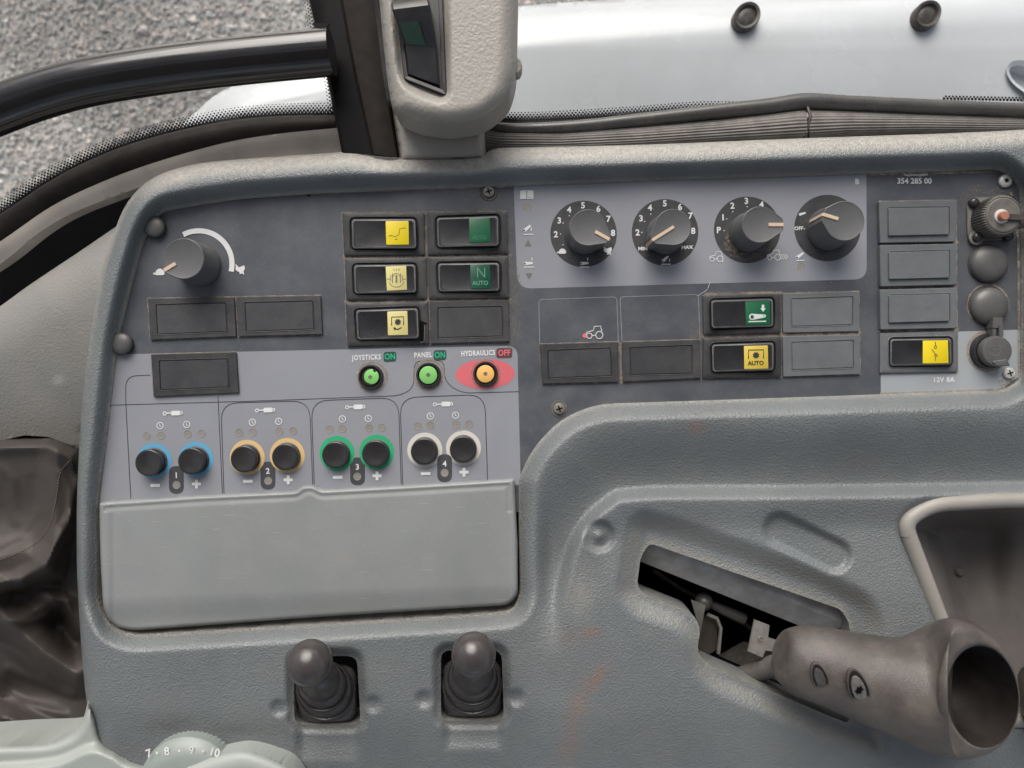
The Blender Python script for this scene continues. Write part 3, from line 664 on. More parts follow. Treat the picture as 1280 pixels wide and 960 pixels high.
screw(1260.5, 466.5, 7.2, M['steel'], 1)
loft('pin_hole', [(circ(386, 243, r, 14), h) for r, h in ((2.8, .1), (2.6, .5), (1.4, .2))], M['dark'], console)

# settled dust in the joints of the panel
def dust_ribbons():
    I = Ink(.42)
    for q in BEZ: I.line(list(q)+[q[0]], 2.4)
    for pts, w_ in (([(200, 263), (300, 248), (400, 241.5), (500, 238), (640, 233)], 2.0), ([(1083, 217.5), (1160, 216), (1240, 214.5)], 3.5), ([(1264, 240), (1273, 300), (1274, 470)], 3),
                    ([(1262, 477), (1250, 487), (1180, 489.5), (1100, 492)], 3), ([(531, 266), (534, 431)], 3), ([(428, 321), (640, 319)], 3.2), ([(430, 376.5), (640, 374)], 3.2), ([(880, 368), (977, 366)], 4),
                    ([(775, 428), (777, 480)], 3.2), ([(877, 420), (1076, 416)], 3.4), ([(1098, 305), (1198, 303)], 3), ([(1098, 360), (1198, 358)], 3), ([(1098, 414), (1198, 412)], 3)): I.line(pts, w_)
    for x, y, r, w_ in ((1234, 439, 24.5, 3.4), (1235, 381, 25.5, 2.2), (465, 471, 18.5, 2.6), (536, 468.5, 18.5, 3), (607, 467, 17.5, 1.6)): I.ring(x, y, r, w_, 40)
    o = I.build('settled_dust', M['dustm'], panel); o['kind'] = 'stuff'
    K = Ink(.6)
    for _ in range(260):
        x, y = rng.uniform(150, 1265), rng.uniform(240, 600)
        if (x > 650 and y > 490) or (x < 190+(440-y)*.3 and y < 300): continue
        r_ = rng.uniform(.25, .7); K.disc(x, y, r_, r_*rng.uniform(.5, 1), rng.uniform(0, 3), 6)
    o = K.build('dust_specks', M['dustsp'], panel); o['kind'] = 'stuff'
    J = Ink(.5)
    for x, y, rx, ry in ((1262, 478, 14, 12), (605, 246, 20, 10), (531, 420, 8, 12), (1222, 300, 16, 12), (914, 300, 10, 22), (1225, 250, 26, 20), (870, 415, 9, 14), (640, 380, 12, 60), (935, 305, 30, 22)): J.disc(x, y, rx, ry)
    o = J.build('thin_dust', M['dustf'], panel); o['kind'] = 'stuff'
BEZ = []

# ================================================================== CONTROLS
def cen(q, h=0): a = np.array(q, float).mean(0); return ap(a[0], a[1], h)
def bezel(t, bz, inner, m=None):
    B = rp(bz, 1.6, 4); I = rp(inner, 5, 4); BEZ.append(bz)
    g = inset(I, -2.2)
    loft('bezel', [(flat(B, 3.5), 0), (flat(B, 3.5), 3), (flat(inset(B, .7), 3.5), 3.5), (flat(inset(I, -3.0), 3.5), 3.4), (flat(g, 3.5), 4.2), (flat(inset(g, .6), 3.5), 4.0), (flat(inset(g, 1.0), 3), .6)], m or M['bezel'], t, cap=True)
def rocker_switch(bz, rk, lens, lmat, up, label, pics=(), group='rocker switches on the slate panel', steep=4.0, bmat=None):
    t = thing('rocker_switch', cen(bz), label, 'switch', group)
    bezel(t, bz, rk, bmat)
    q = np.array(rk, float)                      # corners: tl, tr, br, bl
    def hh(u): return (8.5+steep*max(0, (u-.5))*2-1.5*max(0, .5-u)*2) if up == 'r' else (8.5+steep*max(0, .5-u)*2-1.5*max(0, u-.5)*2)
    def pt(u, v, h): p = (q[0]*(1-u)+q[1]*u)*(1-v)+(q[3]*(1-u)+q[2]*u)*v; return ap(p[0], p[1], h)
    def ring(iu, iv, dh):
        us = [iu, iu+.03, .5, 1-iu-.03, 1-iu]; o = []
        vs = [iv, iv+.06, 1-iv-.06, 1-iv]
        pts = [(us[1], vs[0]), (us[2], vs[0]), (us[3], vs[0]), (us[4], vs[1]), (us[4], vs[2]), (us[3], vs[3]), (us[2], vs[3]), (us[1], vs[3]), (us[0], vs[2]), (us[0], vs[1])]
        return [pt(u, v, (hh(u)+dh) if dh > -50 else 1.) for u, v in pts]
    rings = [ring(0, 0, -99), ring(0, 0, -2.2), ring(.012, .03, -.6), ring(.035, .075, 0), ring(.05, .10, -.25)]
    n = 10; V = [p for r_ in rings for p in r_]; F = []; fm = []
    for i in range(4):
        for k in range(n): F.append((i*n+k, i*n+(k+1) % n, (i+1)*n+(k+1) % n, (i+1)*n+k)[::-1]); fm.append(1 if i == 2 else 0)
    o = 4*n; F += [(o+1, o+2, o+3, o+4, o+5, o+6)[::-1], (o+6, o+7, o+8, o+9, o+0, o+1)[::-1]]; fm += [0, 0]
    mk('rocker', V, F, None, t, mats=[M['rocker'], M['edge_glint']], fm=fm, sharp=25)
    # lens on the sloping half
    lq = np.array(lens, float); ctr = q.mean(0); wdt = q[1][0]-q[0][0]
    def hl_(x): return hh((x-q[0][0])/wdt)
    lo = rp(lens, 1.0, 3)
    lens_o = loft('lens', [[ap(x, y, hl_(x)-1.5) for x, y in lo], [ap(x, y, hl_(x)+.15) for x, y in lo], [ap(x, y, hl_(x)+.35) for x, y in inset(lo, .5)]], lmat, t)
    for fn, m in pics:
        I = Ink(0); cx, cy = lq.mean(0); fn(I, cx, cy)
        V = []
        for (X, Y, z) in I.V:
            k = (H-z)/H; px, py = 640+(X-640)/k, 480+(Y-480)/k; V.append(ap(px, py, hl_(px)+.55+z))
        I.V = V; I.build('symbol', m, lens_o)
    return t
def blank(bz, inn, label, raised=False, m=None, bm_=None):
    t = thing('blank_cover', cen(bz), label, 'blank cover', 'blank switch covers on the console panel')
    B = rp(bz, 1.6, 4); I = rp(inn, 1.6, 4); BEZ.append(bz); b = bm_ or M['bezel']
    hb = 7 if raised else 3.5
    loft('frame', [(flat(B, hb), 0), (flat(B, hb), hb-.6), (flat(inset(B, .7), hb), hb), (flat(inset(I, -1.4), hb), hb), (flat(inset(I, -.9), hb), hb+.5), (flat(inset(I, -.2), hb), hb+.3), (flat(I, hb), hb-1.2)], b, t)
    h2 = hb+3.0 if raised else hb-.1
    loft('cover_plate', [(flat(inset(I, .35), h2), hb-1.4), (flat(inset(I, .35), h2), h2-.5), (flat(inset(I, .9), h2), h2)], m or M['padd'], t)
    return t
def p_wave(I, x, y): I.line([(x-11, y+4), (x-7, y+3), (x-3, y+5), (x+2, y+2), (x+3, y-5), (x+9, y-6.5), (x+11, y-5)], .7); I.line([(x-3, y+8), (x, y+8)], .7)
def p_auto(I, x, y): I.text('AUTO', x, y+9.5, 5, 1, .02, .95)
def p_nauto(I, x, y): I.text('AUTO', x, y+8.5, 5.2, 1, .03, .95)
def p_n(I, x, y): I.text('N', x+1, y-4, 13, 1, -.01, .9)
def p_diff(I, x, y):
    I.ring(x, y-2, 4, .8, 16, 0, 180); I.poly([(x-1.2, y-4), (x+1.2, y-4), (x+1.2, y+6), (x-1.2, y+6)])
    for d in (-5, 5): I.line([(x+d, y-6), (x+d, y+6)], 1.2); I.line([(x+d*1.5, y-4), (x+d*1.5, y+4)], .8)
    I.ring(x, y+1, 10, .7, 24, 200, 340); I.line([(x-12, y+1), (x-7, y+1)], .8); I.line([(x+7, y+1), (x+12, y+1)], .8)
    for d in (-4, 0, 4): I.line([(x+d, y-12), (x+d*.6, y-9.5)], .7)
def gear(I, x, y, r): I.poly([(x+(r if k % 2 else r*.68)*math.cos(math.pi*k/8), y+(r if k % 2 else r*.68)*math.sin(math.pi*k/8)) for k in range(16)])
def p_pto(I, x, y):
    I.line([(x-7.5, y+3), (x-7.5, y-7.6), (x+7.5, y-8), (x+7.5, y+2.6)], 1.3); gear(I, x+.3, y-1.5, 4.6); I.line([(x-3.5, y+7), (x, y+8), (x+5, y+5.4)], 1.4); I.poly([(x-5.4, y+4.8), (x-1.5, y+6), (x-4.4, y+9)])
def p_ptoauto(I, x, y): I.line([(x-9.4, y+2), (x-9.4, y-9), (x+9.4, y-9.4), (x+9.4, y+1.6)], 1.3); gear(I, x, y-2.5, 4.8); I.text('AUTO', x-.2, y+7.5, 5.2, 1, .035, .95)
def p_lower(I, x, y):
    I.line([(x-11.5, y+10.6), (x+10.5, y+10.2)], 1.4); I.poly([(x+4.9, y-10.5), (x+8.1, y-10.5), (x+8.1, y-6), (x+10, y-6), (x+6.6, y-1.6), (x+3, y-6), (x+4.9, y-6)])
    I.poly(circ(x-7, y+4.6, 4.0, 16)); I.poly([(x-7, y+.8), (x+9, y+1.8), (x+10.6, y+3.4), (x+9, y+5.4), (x-7, y+8.5)])
def p_lowerd(I, x, y): I.h = .6; I.disc(x-7, y+4.6, 2.2, n=14); I.disc(x+7.6, y+3.4, .7, n=8)
def p_sw(I, x, y):
    I.line([(x, y-13), (x, y-8)], .8); I.ring(x, y-6, 1.7, .8, 12); I.line([(x-4.5, y-3.5), (x+.6, y+4)], .8); I.ring(x+.6, y+4.4, 1.5, .8, 12); I.line([(x, y+6), (x, y+11)], .8)

rocker_switch([(427.4, 265.7), (530.5, 265.5), (531, 318.5), (430, 319.5)], [(438.6, 273.2), (519.8, 273.0), (521.3, 311.2), (439.6, 311.6)], [(481.9, 276.4), (510.7, 276.4), (511.1, 305.7), (482.9, 306.1)], M['yellow'], 'r',
              'black rocker switch with bright yellow lens and thin zigzag line, in the top row', [(p_wave, M['ink'])])
rocker_switch([(533.7, 265.3), (634.6, 264.3), (635.2, 316.8), (534.5, 318.6)], [(545.2, 271.6), (623.5, 269), (624, 308), (546.2, 310)], [(585.9, 273.2), (612, 272.0), (613, 302), (586.9, 303.5)], M['green'], 'r',
              'black rocker switch with green lens and barely visible AUTO, under the dark crosshead screw', [(p_auto, M['dimgreen'])], steep=6)
rocker_switch([(430.5, 322.6), (533, 321.6), (533.3, 373.6), (432.5, 375)], [(441.6, 330.7), (519.9, 329.7), (521, 366.3), (442.7, 367.9)], [(481.9, 333.3), (507.7, 332.3), (508.7, 362.2), (483.7, 363.4)], M['yellowp'], 'r',
              'black rocker switch with faded yellow lens showing a circled axle symbol', [(p_diff, M['ledtri'])])
rocker_switch([(535, 321.2), (635.2, 319.9), (636.6, 372.3), (535.7, 373.6)], [(546.7, 328.7), (624.5, 327.7), (625, 364.2), (547.9, 365.2)], [(587.3, 330.7), (612.3, 329.7), (613.3, 360.2), (588.5, 361.2)], M['greend'], 'r',
              'black rocker switch with green lens reading N and AUTO', [(p_n, M['faintgreen']), (p_nauto, M['faintgreen'])], steep=5)
s5 = rocker_switch([(432, 378.5), (534.4, 377), (536, 429.5), (434, 433)], [(444, 387), (523, 384.3), (524.5, 423.5), (446, 425.5)], [(484, 389.5), (509, 388.7), (510, 418.5), (485, 419.2)], M['yellowp'], 'r',
              'black rocker switch with faded yellow lens showing gear and curved arrow, frame corner chipped', [(p_pto, M['ink'])])
mk('chipped_corner', [ap(x, y, 4.6) for x, y in ((525, 400.5), (534.5, 404), (530, 407), (529.5, 426), (525.5, 427))], [(0, 4, 3, 2, 1)[::-1]], M['dark'], s5, smooth=False)
tube('broken_edge', [ap(531, 406, 4.6), ap(530.8, 418, 4.8), ap(530.2, 427, 4.6), ap(525.5, 428.5, 4.6)], .8, M['connector'], s5, seg=6)
rocker_switch([(878.8, 369.2), (975.7, 366.8), (976.6, 416.2), (879.7, 418.6)], [(888.1, 374.8), (966.9, 372.5), (967.3, 409), (889, 411)], [(931.6, 377.2), (962.2, 376.3), (962.6, 405.7), (932.6, 406.3)], M['green'], 'l',
              'black rocker switch with green lens showing white arm and down arrow', [(p_lower, M['white']), (p_lowerd, M['green'])])
rocker_switch([(879.7, 423), (976.6, 420.6), (976.8, 471.3), (878.6, 473)], [(889, 430.0), (967.8, 427.5), (967.8, 463.4), (890, 465.7)], [(929.8, 432.5), (959.8, 431.8), (960.3, 460.6), (930.3, 461.6)], M['yellowd'], 'r',
              'black rocker switch with mustard lens showing a gear above the word AUTO', [(p_ptoauto, M['ink'])])
rocker_switch([(1100.3, 416.4), (1197.2, 413.6), (1197.5, 464.8), (1100.3, 466.4)], [(1112, 423.2), (1189.4, 421.9), (1190.2, 456.3), (1112, 458.1)], [(1153.4, 425.8), (1185, 425.3), (1185.5, 453.9), (1153.4, 454.4)], M['yellow'], 'r',
              'black rocker switch with yellow lens above the white 12V 8A lettering', [(p_sw, M['boxred'])], bmat=M['pad'])
blank([(184.5, 373), (292.5, 371.2), (295, 420.5), (187.5, 425)], [(195, 381), (282, 378.3), (284, 414.5), (197, 418)], 'dark blank cover below the tortoise and hare knob, at the outer end of its row')
blank([(294.8, 371), (400.5, 369.3), (403, 418), (297.6, 420.5)], [(305.8, 378.5), (391, 376), (392.4, 411.5), (308, 414.5)], 'dark blank cover beside the tortoise and hare knob row, its face lightly scratched')
blank([(188.6, 442.8), (295, 440), (298.4, 491), (191.8, 496)], [(199, 451), (284.5, 448.3), (286, 484), (200.5, 487.5)], 'dark blank cover standing alone on the light grey film above the blue ringed buttons')
blank([(537.3, 376.6), (636, 375.4), (637, 427), (538, 429.6)], [(547.3, 384.3), (627.6, 383), (628.5, 420.3), (547.6, 422.6)], 'dark blank cover above the PANEL and HYDRAULICS lettering')
blank([(674.5, 430), (773, 427.2), (773.5, 477.4), (677.6, 480)], [(685, 438), (762.6, 435), (765, 470), (685.7, 472.8)], 'dark blank cover under the white tractor symbol with red dot')
blank([(777.5, 427.2), (875.6, 424.4), (876.2, 472.6), (778.7, 477.4)], [(787.3, 434.3), (865, 431.6), (865.5, 466.8), (788.3, 468.6)], 'dark blank cover below the empty printed outline, with dust at its lower corner')
blank([(978.5, 366.7), (1073.8, 364.2), (1074.3, 414.2), (979, 416)], [(988.8, 373.4), (1066.3, 370.6), (1065.7, 405.9), (990, 408.1)], 'grey blank cover beside the green lensed lowering switch', m=M['pad'], bm_=M['pad'])
blank([(978.5, 420.3), (1075, 418.2), (1075.6, 467.8), (979.4, 471)], [(989.4, 427.8), (1066.8, 425), (1067.2, 459.7), (990.5, 462.5)], 'grey blank cover beside the mustard AUTO switch', m=M['pad'], bm_=M['pad'])
blank([(1099, 251.6), (1195.3, 250.3), (1195.6, 302), (1100.3, 303.6)], [(1110.5, 259.4), (1186.6, 258.6), (1187, 293.3), (1110.8, 295)], 'raised grey blank cover below the digits 354 285 00, with pale worn top edge', True, M['pad'], M['pad'])
blank([(1100, 306.4), (1196, 304.6), (1196.2, 356), (1101, 358.2)], [(1111, 315), (1187.2, 312.8), (1187.4, 347.4), (1111.5, 349.4)], 'raised grey blank cover in the middle of the end column of three', True, M['pad'], M['pad'])
blank([(1100.3, 362), (1196.4, 359.4), (1196.9, 410.2), (1101, 412)], [(1111.3, 368.8), (1187.5, 366.9), (1187.5, 401.6), (1111.3, 403.9)], 'raised grey blank cover directly above the 12V switch', True, M['pad'], M['pad'])
dust_ribbons()

def hull(P):
    P = sorted(set(P)); lo, up = [], []
    for seq, o in ((P, lo), (P[::-1], up)):
        for p in seq:
            while len(o) > 1 and (o[-1][0]-o[-2][0])*(p[1]-o[-2][1])-(o[-1][1]-o[-2][1])*(p[0]-o[-2][0]) <= 0: o.pop()
            o.append(p)
    return lo[:-1]+up[:-1]
def tear(r, tip, hw, ang, n=64):
    pts = circ(0, 0, r, 72)+[(tip, hw), (tip, -hw)]; hp = hull(pts); out = []
    for k in range(n):
        a = 2*math.pi*k/n; d = (math.cos(a), math.sin(a)); best = r
        for i in range(len(hp)):
            p, q = hp[i], hp[(i+1) % len(hp)]; ex, ey = q[0]-p[0], q[1]-p[1]; den = d[0]*ey-d[1]*ex
            if abs(den) < 1e-9: continue
            t = (p[0]*ey-p[1]*ex)/den; u = (p[0]*d[1]-p[1]*d[0])/den
            if t > 0 and -1e-6 <= u <= 1+1e-6: best = max(best, t)
        out.append((best*math.cos(a-R(ang)), best*math.sin(a-R(ang))))
    return out
def knob(bx, by, r, tip, hw, ang, hgt, p0, label, pw=3.6, ll=None):
    t = thing('rotary_knob', ap(bx, by), label, 'knob', 'pointer knobs on the console')
    T = lambda r_, t_, w_, dz: [(bx+x, by+y) for x, y in tear(r_, t_, w_, ang)]
    loft('knob_body', [(T(r*1.10, r*1.12, 3, 0), .3), (T(r*1.10, r*1.12, 3, 0), 5), (T(r*1.05, tip*.97, hw, 0), 7), (T(r, tip, hw, 0), hgt-2), (T(r*.985, tip*.985, hw, 0), hgt-.7), (T(r*.94, tip*.95, hw*.95, 0), hgt), (T(r*.90, tip*.90, hw*.9, 0), hgt-.4)], M['knob'], t, sharp=35)
    loft('edge_highlight', [(T(r*.996, tip*.996, hw, 0), hgt-1.6), (T(r*.985, tip*.985, hw, 0), hgt-.4), (T(r*.955, tip*.96, hw*.95, 0), hgt+.12), (T(r*.94, tip*.95, hw*.95, 0), hgt+.05)], M['edge_glint'], t, cap=False)  # paler ring painted as the highlight along the knob's top edge
    c, s = math.cos(R(ang)), -math.sin(R(ang)); w2 = pw/2
    prof = [(p0, hgt-.6), (p0, hgt+.7), (tip-.2, hgt+.5), (tip+.9, hgt-1.5), (tip+.9, 9), (tip-1.2, 9), (tip-2.5, hgt-2.5)]
    V = []
    for sd in (-1, 1):
        for d, z in prof: V.append((bx+d*c-sd*w2*s, by+d*s+sd*w2*c, z))
    n = len(prof); F = [tuple(range(n)), tuple(reversed(range(n, 2*n)))]+[(k, k+n, (k+1) % n+n, (k+1) % n) for k in range(n)]
    mk('pointer', V, F, M['pointer'], t, smooth=False)
knob(249.5, 331, 24.5, 27, 4, 211, 44, 11, 'dark knob with cream pointer between white tortoise and hare symbols, set to the tortoise', 4.2)
knob(730.5, 293.5, 22, 29.5, 5, -29, 42, 10, 'dark knob with short cream pointer aimed between 8 and the hare', 3.8)
knob(831.5, 293.5, 22, 29.5, 5, 212, 44, -1, 'dark knob with long cream pointer set to MIN on the MIN to MAX scale', 3.6)
knob(935, 290.5, 22, 28, 7, 0, 44, 10, 'dark knob with level cream pointer, on the P 1 2 3 4 dial', 4.0)
knob(1034.5, 286.5, 24, 26.5, 8, 163, 46, 8, 'dark knob with cream pointer down its side, on the OFF dial under letter B', 4.0)

# push buttons
BN = ['outer minus', 'outer plus']
lab = ['black push button in blue ring above the minus sign of group 1', 'black push button in blue ring above the plus sign of group 1', 'black push button in tan ring above the minus sign of group 2', 'black push button in tan ring above the plus sign of group 2',
       'black push button in green ring above the minus sign of group 3', 'black push button in green ring above the plus sign of group 3', 'black push button in ivory ring above the minus sign of group 4', 'black push button in ivory ring above the plus sign of group 4']
for (x, y, c), lb, hb in zip(RING, lab, (15, 14, 12, 9, 10, 10, 8, 8)):
    t = thing('push_button', ap(x, y+1), lb, 'push button', 'black push buttons in coloured rings')
    y += 1.2
    loft('collar', [(circ(x, y, r, 36), h) for r, h in ((16.8, .1), (16.8, 2.2), (16.0, 2.8), (15.2, 2.6), (15, 1))], M['bezel'], t)
    n = 40; V = []; loops = [(17.0, hb-3.4), (17.1, hb-1.4), (16.5, hb-.3), (15.4, hb), (13.8, hb-.3), (10, hb-1.0), (5, hb-1.6), (1.5, hb-1.8)]
    loft('button_cap', [(circ(x, y, 15, n), .5), (circ(x, y, 15.2, n), hb-4)]+[(circ(x, y, r*.97, n), h) for r, h in loops], M['button'], t, sharp=60)
def lit(x, y, m, r, label, chip=False):
    t = thing('push_button', ap(x, y), label, 'push button', 'small coloured push buttons in black collars')
    loft('collar', [(circ(x, y, q, 36), h) for q, h in ((15.8, .3), (15.4, 4.5), (14.4, 6), (13.2, 6), (12.2, 4.5), (12, 2))], M['button'], t)
    loft('cap', [(circ(x, y, q, 32), h) for q, h in ((11.2, 1), (11, 5.4), (10.5, 6))], M['button'], t)
    o = circ(x, y, r, 32)
    if chip: o = [(a, b) for k, (a, b) in enumerate(circ(x+1.5, y-.5, r, 32))]; o[26] = (x+4, y-7); o[27] = (x+5, y-5.5); o[10] = (x-2, y+6.4); o[11] = (x-1.6, y+8)
    loft('coloured_disc', [(o, 6.0), (o, 6.5), (inset(o, .5), 6.7)], m, t)
    loft('pin', [(circ(x, y, q, 14), h) for q, h in ((2.5, 6.7), (2.2, 7.1), (1.4, 6.9))], M['connector'], t)
lit(464, 471.4, M['limegreen'], 9.2, 'green capped push button under the word JOYSTICKS, its green disc chipped', True)
lit(536, 468.8, M['limegreen'], 11, 'bright green capped push button under the word PANEL')
lit(607, 467.3, M['orange'], 10.8, 'orange capped push button on the red oval under HYDRAULICS')

# plugs, caps, connector, socket
for x, y, r, lb in ((196, 285, 13, 'small black domed plug in the upper corner of the slate panel'), (155, 430, 13.5, 'small black domed plug at the panel edge below the corner one, by the light film')):
    t = thing('panel_plug', ap(x, y), lb, 'plug', 'black plugs at the edge of the panel')
    loft('shank', [(circ(x+1, y, r*.9, 24), h) for h in (.2, 5)], M['rubber'], t); loft('dome', [(circ(x, y, q*r, 28), h) for q, h in ((.95, 4), (1, 6), (.95, 8.5), (.8, 10.2), (.45, 11.5), (.1, 11.9))], M['button'] if 0 else M['capgrey'], t, sharp=60)
for x, y, r, lb in ((1234, 330, 23.5, 'round grey domed cap below the knurled connector'), (1234.5, 383, 23.5, 'round grey domed cap just above the lidded socket')):
    t = thing('domed_plug', ap(x, y), lb, 'cap', 'round grey domed caps')
    loft('rim', [(circ(x, y, q, 36), h) for q, h in ((24.6, .2), (24.4, 1.6), (23, 2))], M['rubber'], t); loft('dome', [(circ(x, y, q*r, 40), h) for q, h in ((.98, 1), (1, 3), (.97, 5.5), (.88, 8.5), (.7, 11), (.45, 12.6), (.2, 13.3), (.04, 13.5))], M['capgrey'], t, sharp=60)
t = thing('round_connector', ap(1240, 274), 'knurled round connector with copper bolt and strap in the top corner of the panel', 'connector')
loft('flange', [(rp([(1207, 248), (1262, 246), (1264, 300), (1208, 303)], 12, 5), h) for h in (.3, 2.5)]+[(inset(rp([(1207, 248), (1262, 246), (1264, 300), (1208, 303)], 12, 5), 1), 3.2)], M['connector'], t)
cx, cy = 1236, 275; cog = lambda r, n=96: [(cx+(r if k % 2 else r*.93)*math.cos(2*math.pi*k/n), cy+(r if k % 2 else r*.955)*math.sin(2*math.pi*k/n)) for k in range(n)]
loft('knurled_nut', [(cog(25), 4), (cog(25.5), 6), (cog(25.2), 24), (cog(23.6), 26.5), (circ(cx, cy, 22, 96), 26.8), (circ(cx, cy, 21.6, 96), 25.5), (circ(cx, cy, 21, 96), 27), (circ(cx, cy, 19.5, 96), 27.6)], M['connector'], t, sharp=20)
for x, y in ((1213.5, 255), (1217.5, 298), (1256, 296.5), (1258, 252)):
    loft('corner_post', [(circ(x, y, q, 20), h) for q, h in ((6, 3), (6, 7), (5, 9.5), (2.5, 10.5))], M['button'], t, sharp=60)
loft('spring_washer', [(circ(1217.5, 298, q, 24), h) for q, h in ((9, 3), (9, 5), (7.5, 5.3))], M['steeld'], t)
c = ap(1252, 270.5, 28); loft('bolt_washer', [(circ(c[0], c[1], q, 24), h) for q, h in ((9, 27), (8.6, 29), (7, 29.5))], M['steel'], t)
c = ap(1254.5, 270, 33); loft('copper_bolt', [(circ(c[0], c[1], q, 18), h) for q, h in ((5.8, 29), (5.6, 35), (4.8, 36.2), (2, 36.2))], M['copper'], t)
for x0, y0, x1, y1, hh_ in ((1258, 270.5, 1330, 271.5, 32), (1256, 286, 1330, 270, 20)):
    a, b = ap(x0, y0, hh_), ap(x1, y1, hh_); mk('strap', [(a[0], a[1]-3, hh_), (b[0], b[1]-4, hh_-4), (b[0], b[1]+4, hh_-4), (a[0], a[1]+3.5, hh_), (a[0], a[1]-3, hh_-2.5), (b[0], b[1]-4, hh_-6.5), (b[0], b[1]+4, hh_-6.5), (a[0], a[1]+3.5, hh_-2.5)],
       [(0, 1, 2, 3), (4, 7, 6, 5), (0, 4, 5, 1), (3, 2, 6, 7), (0, 3, 7, 4), (1, 5, 6, 2)], M['rubber'], t, smooth=False)
t = thing('power_socket', ap(1234, 440), 'round 12 volt power socket with hinged grey lid in the lower corner', 'socket')
loft('socket_ring', [(circ(1233.5, 439, q, 44), h) for q, h in ((22, .2), (22, 5), (20.5, 7), (18, 7), (17, 5))], M['button'], t)
lidc = (1235.5, 439.5); base = circ(*lidc, 18.6, 44)
ld = loft('socket_lid', [(base, 7), (base, 15), (inset(base, .8), 16.6), (inset(base, 3), 17.2)], M['capgrey'], t)
c = ap(1243.5, 417.5, 10)
mk('lid_hinge', *join_geo([box_geo(1231, 1243, 398, 411, 3, 15, .05), box_geo(1231.5, 1236, 408, 422, 3, 14, .0), box_geo(1238, 1243, 408, 422, 8, 16.5, 0)]), M['capgrey'], t, smooth=False)
loft('finger_tab', [(rp([(1228.5, 452), (1246, 449.5), (1250.5, 457.5), (1232, 458.5)], 2.5, 4), h) for h in (9, 18)]+[(inset(rp([(1228.5, 452), (1246, 449.5), (1250.5, 457.5), (1232, 458.5)], 2.5, 4), 1), 19)], M['capgrey'], t)
I = Ink(17.5); I.ring(1243.5, 437, 7.5, .8, 28, 190, 350); I.line([(1235, 435), (1238, 432.6), (1249, 432), (1252.5, 434.5)], .7)
for k in range(6): I.line([(1237.6+k*2.3, 438), (1238.2+k*2.3, 435), (1239+k*2.3, 438)], .6)
I.build('embossed_mark', M['steeld'], ld)

# ------------------------------------------------------------------ the two small levers
def lever(bx, by, ballx, bally, label, rb=28):
    t = thing('joystick_lever', ap(bx, by, -8), label, 'lever', 'small ball topped levers')
    b0 = [(bx+38*math.copysign(abs(math.cos(a))**.5, math.cos(a)), by-1+37*math.copysign(abs(math.sin(a))**.5, math.sin(a))) for a in [2*math.pi*k/64 for k in range(64)]]; n = 64
    def C(px, py, h, r, ry=None):
        c = ap(px, py, h); o = []
        cb = ap(bx, by, 0)
        for (x, y) in b0:
            a = 2*math.pi*len(o)/64; o.append((c[0]+r*math.cos(a), c[1]+(ry or r)*math.sin(a), h))
        return o
    def mixl(L1, L2, f): return [tuple(a*(1-f)+b*f for a, b in zip(p, q)) for p, q in zip(L1, L2)]
    sq = lambda s, h, dx=0, dy=0: [(*ap(bx+(x-bx)*s+dx, by+(y-by)*s+dy, h)[:2], h) for x, y in b0]
    mx, my = ballx, bally; P = lambda f: (bx+(mx-bx)*f, by+(my-by)*f)
    loft('rubber_boot', [sq(1.02, -20), sq(1.02, -8), sq(1.0, 6), sq(.96, 12), mixl(sq(.92, 15), C(*P(.06), 15, 37), .5), C(*P(.10), 17, 36.5), C(*P(.11), 16.6, 35), C(*P(.12), 15.8, 34.2), C(*P(.24), 27, 33), C(*P(.27), 28.5, 31.5), C(*P(.28), 28, 30), C(*P(.29), 26.8, 29.2), C(*P(.42), 39, 27.5), C(*P(.46), 41, 25.5), C(*P(.47), 40.4, 24), C(*P(.6), 50, 19), C(*P(.8), 66, 13)], M['boot'], t, sharp=50)
    tube('mould_line', [ap(bx+1+(mx-bx)*f, by+35-f*46, 14+f*28) for f in (0, .25, .5)], .5, M['rubber'], t, seg=5)
    # ball: squashed sphere
    axis = Vector((ap(mx, my, 95)[0]-ap(*P(.5), 50)[0], ap(mx, my, 95)[1]-ap(*P(.5), 50)[1], 45)).normalized()
    u = axis.cross(Vector((0, 1, 0))).normalized(); v = axis.cross(u); c = Vector(ap(mx, my, 90)); lo = []
    for k in range(15):
        a = math.pi*(k+.15)/14.3; rr = math.sin(a)*rb*(1-.06*math.cos(a)); zz = -math.cos(a)*rb*1.02
        if k < 3: rr = max(rr, 12)
        lo.append([tuple(c+axis*zz+u*rr*math.cos(q)+v*rr*math.sin(q)) for q in [2*math.pi*j/36 for j in range(36)]])
    ov = [p for l in lo for p in l]; F = []
    for i in range(14):
        for k in range(36): F.append((i*36+k, i*36+(k+1) % 36, (i+1)*36+(k+1) % 36, (i+1)*36+k))
    F.append(tuple(range(14*36, 15*36)))
    o = mk('ball_knob', ov, F, M['ball'], t, sharp=60); fixn(o)
def fixn(o):
    import bmesh
    bm = bmesh.new(); bm.from_mesh(o.data); bmesh.ops.recalc_face_normals(bm, faces=bm.faces); bm.to_mesh(o.data); bm.free()
lever(409, 868, 387.5, 829, 'small black ball topped lever tilted towards the storage lid, nearer the thumbwheel', 25.5)
lever(590, 861, 592, 819, 'small black ball topped lever standing upright, nearer the slot with the big grip', 25.0)

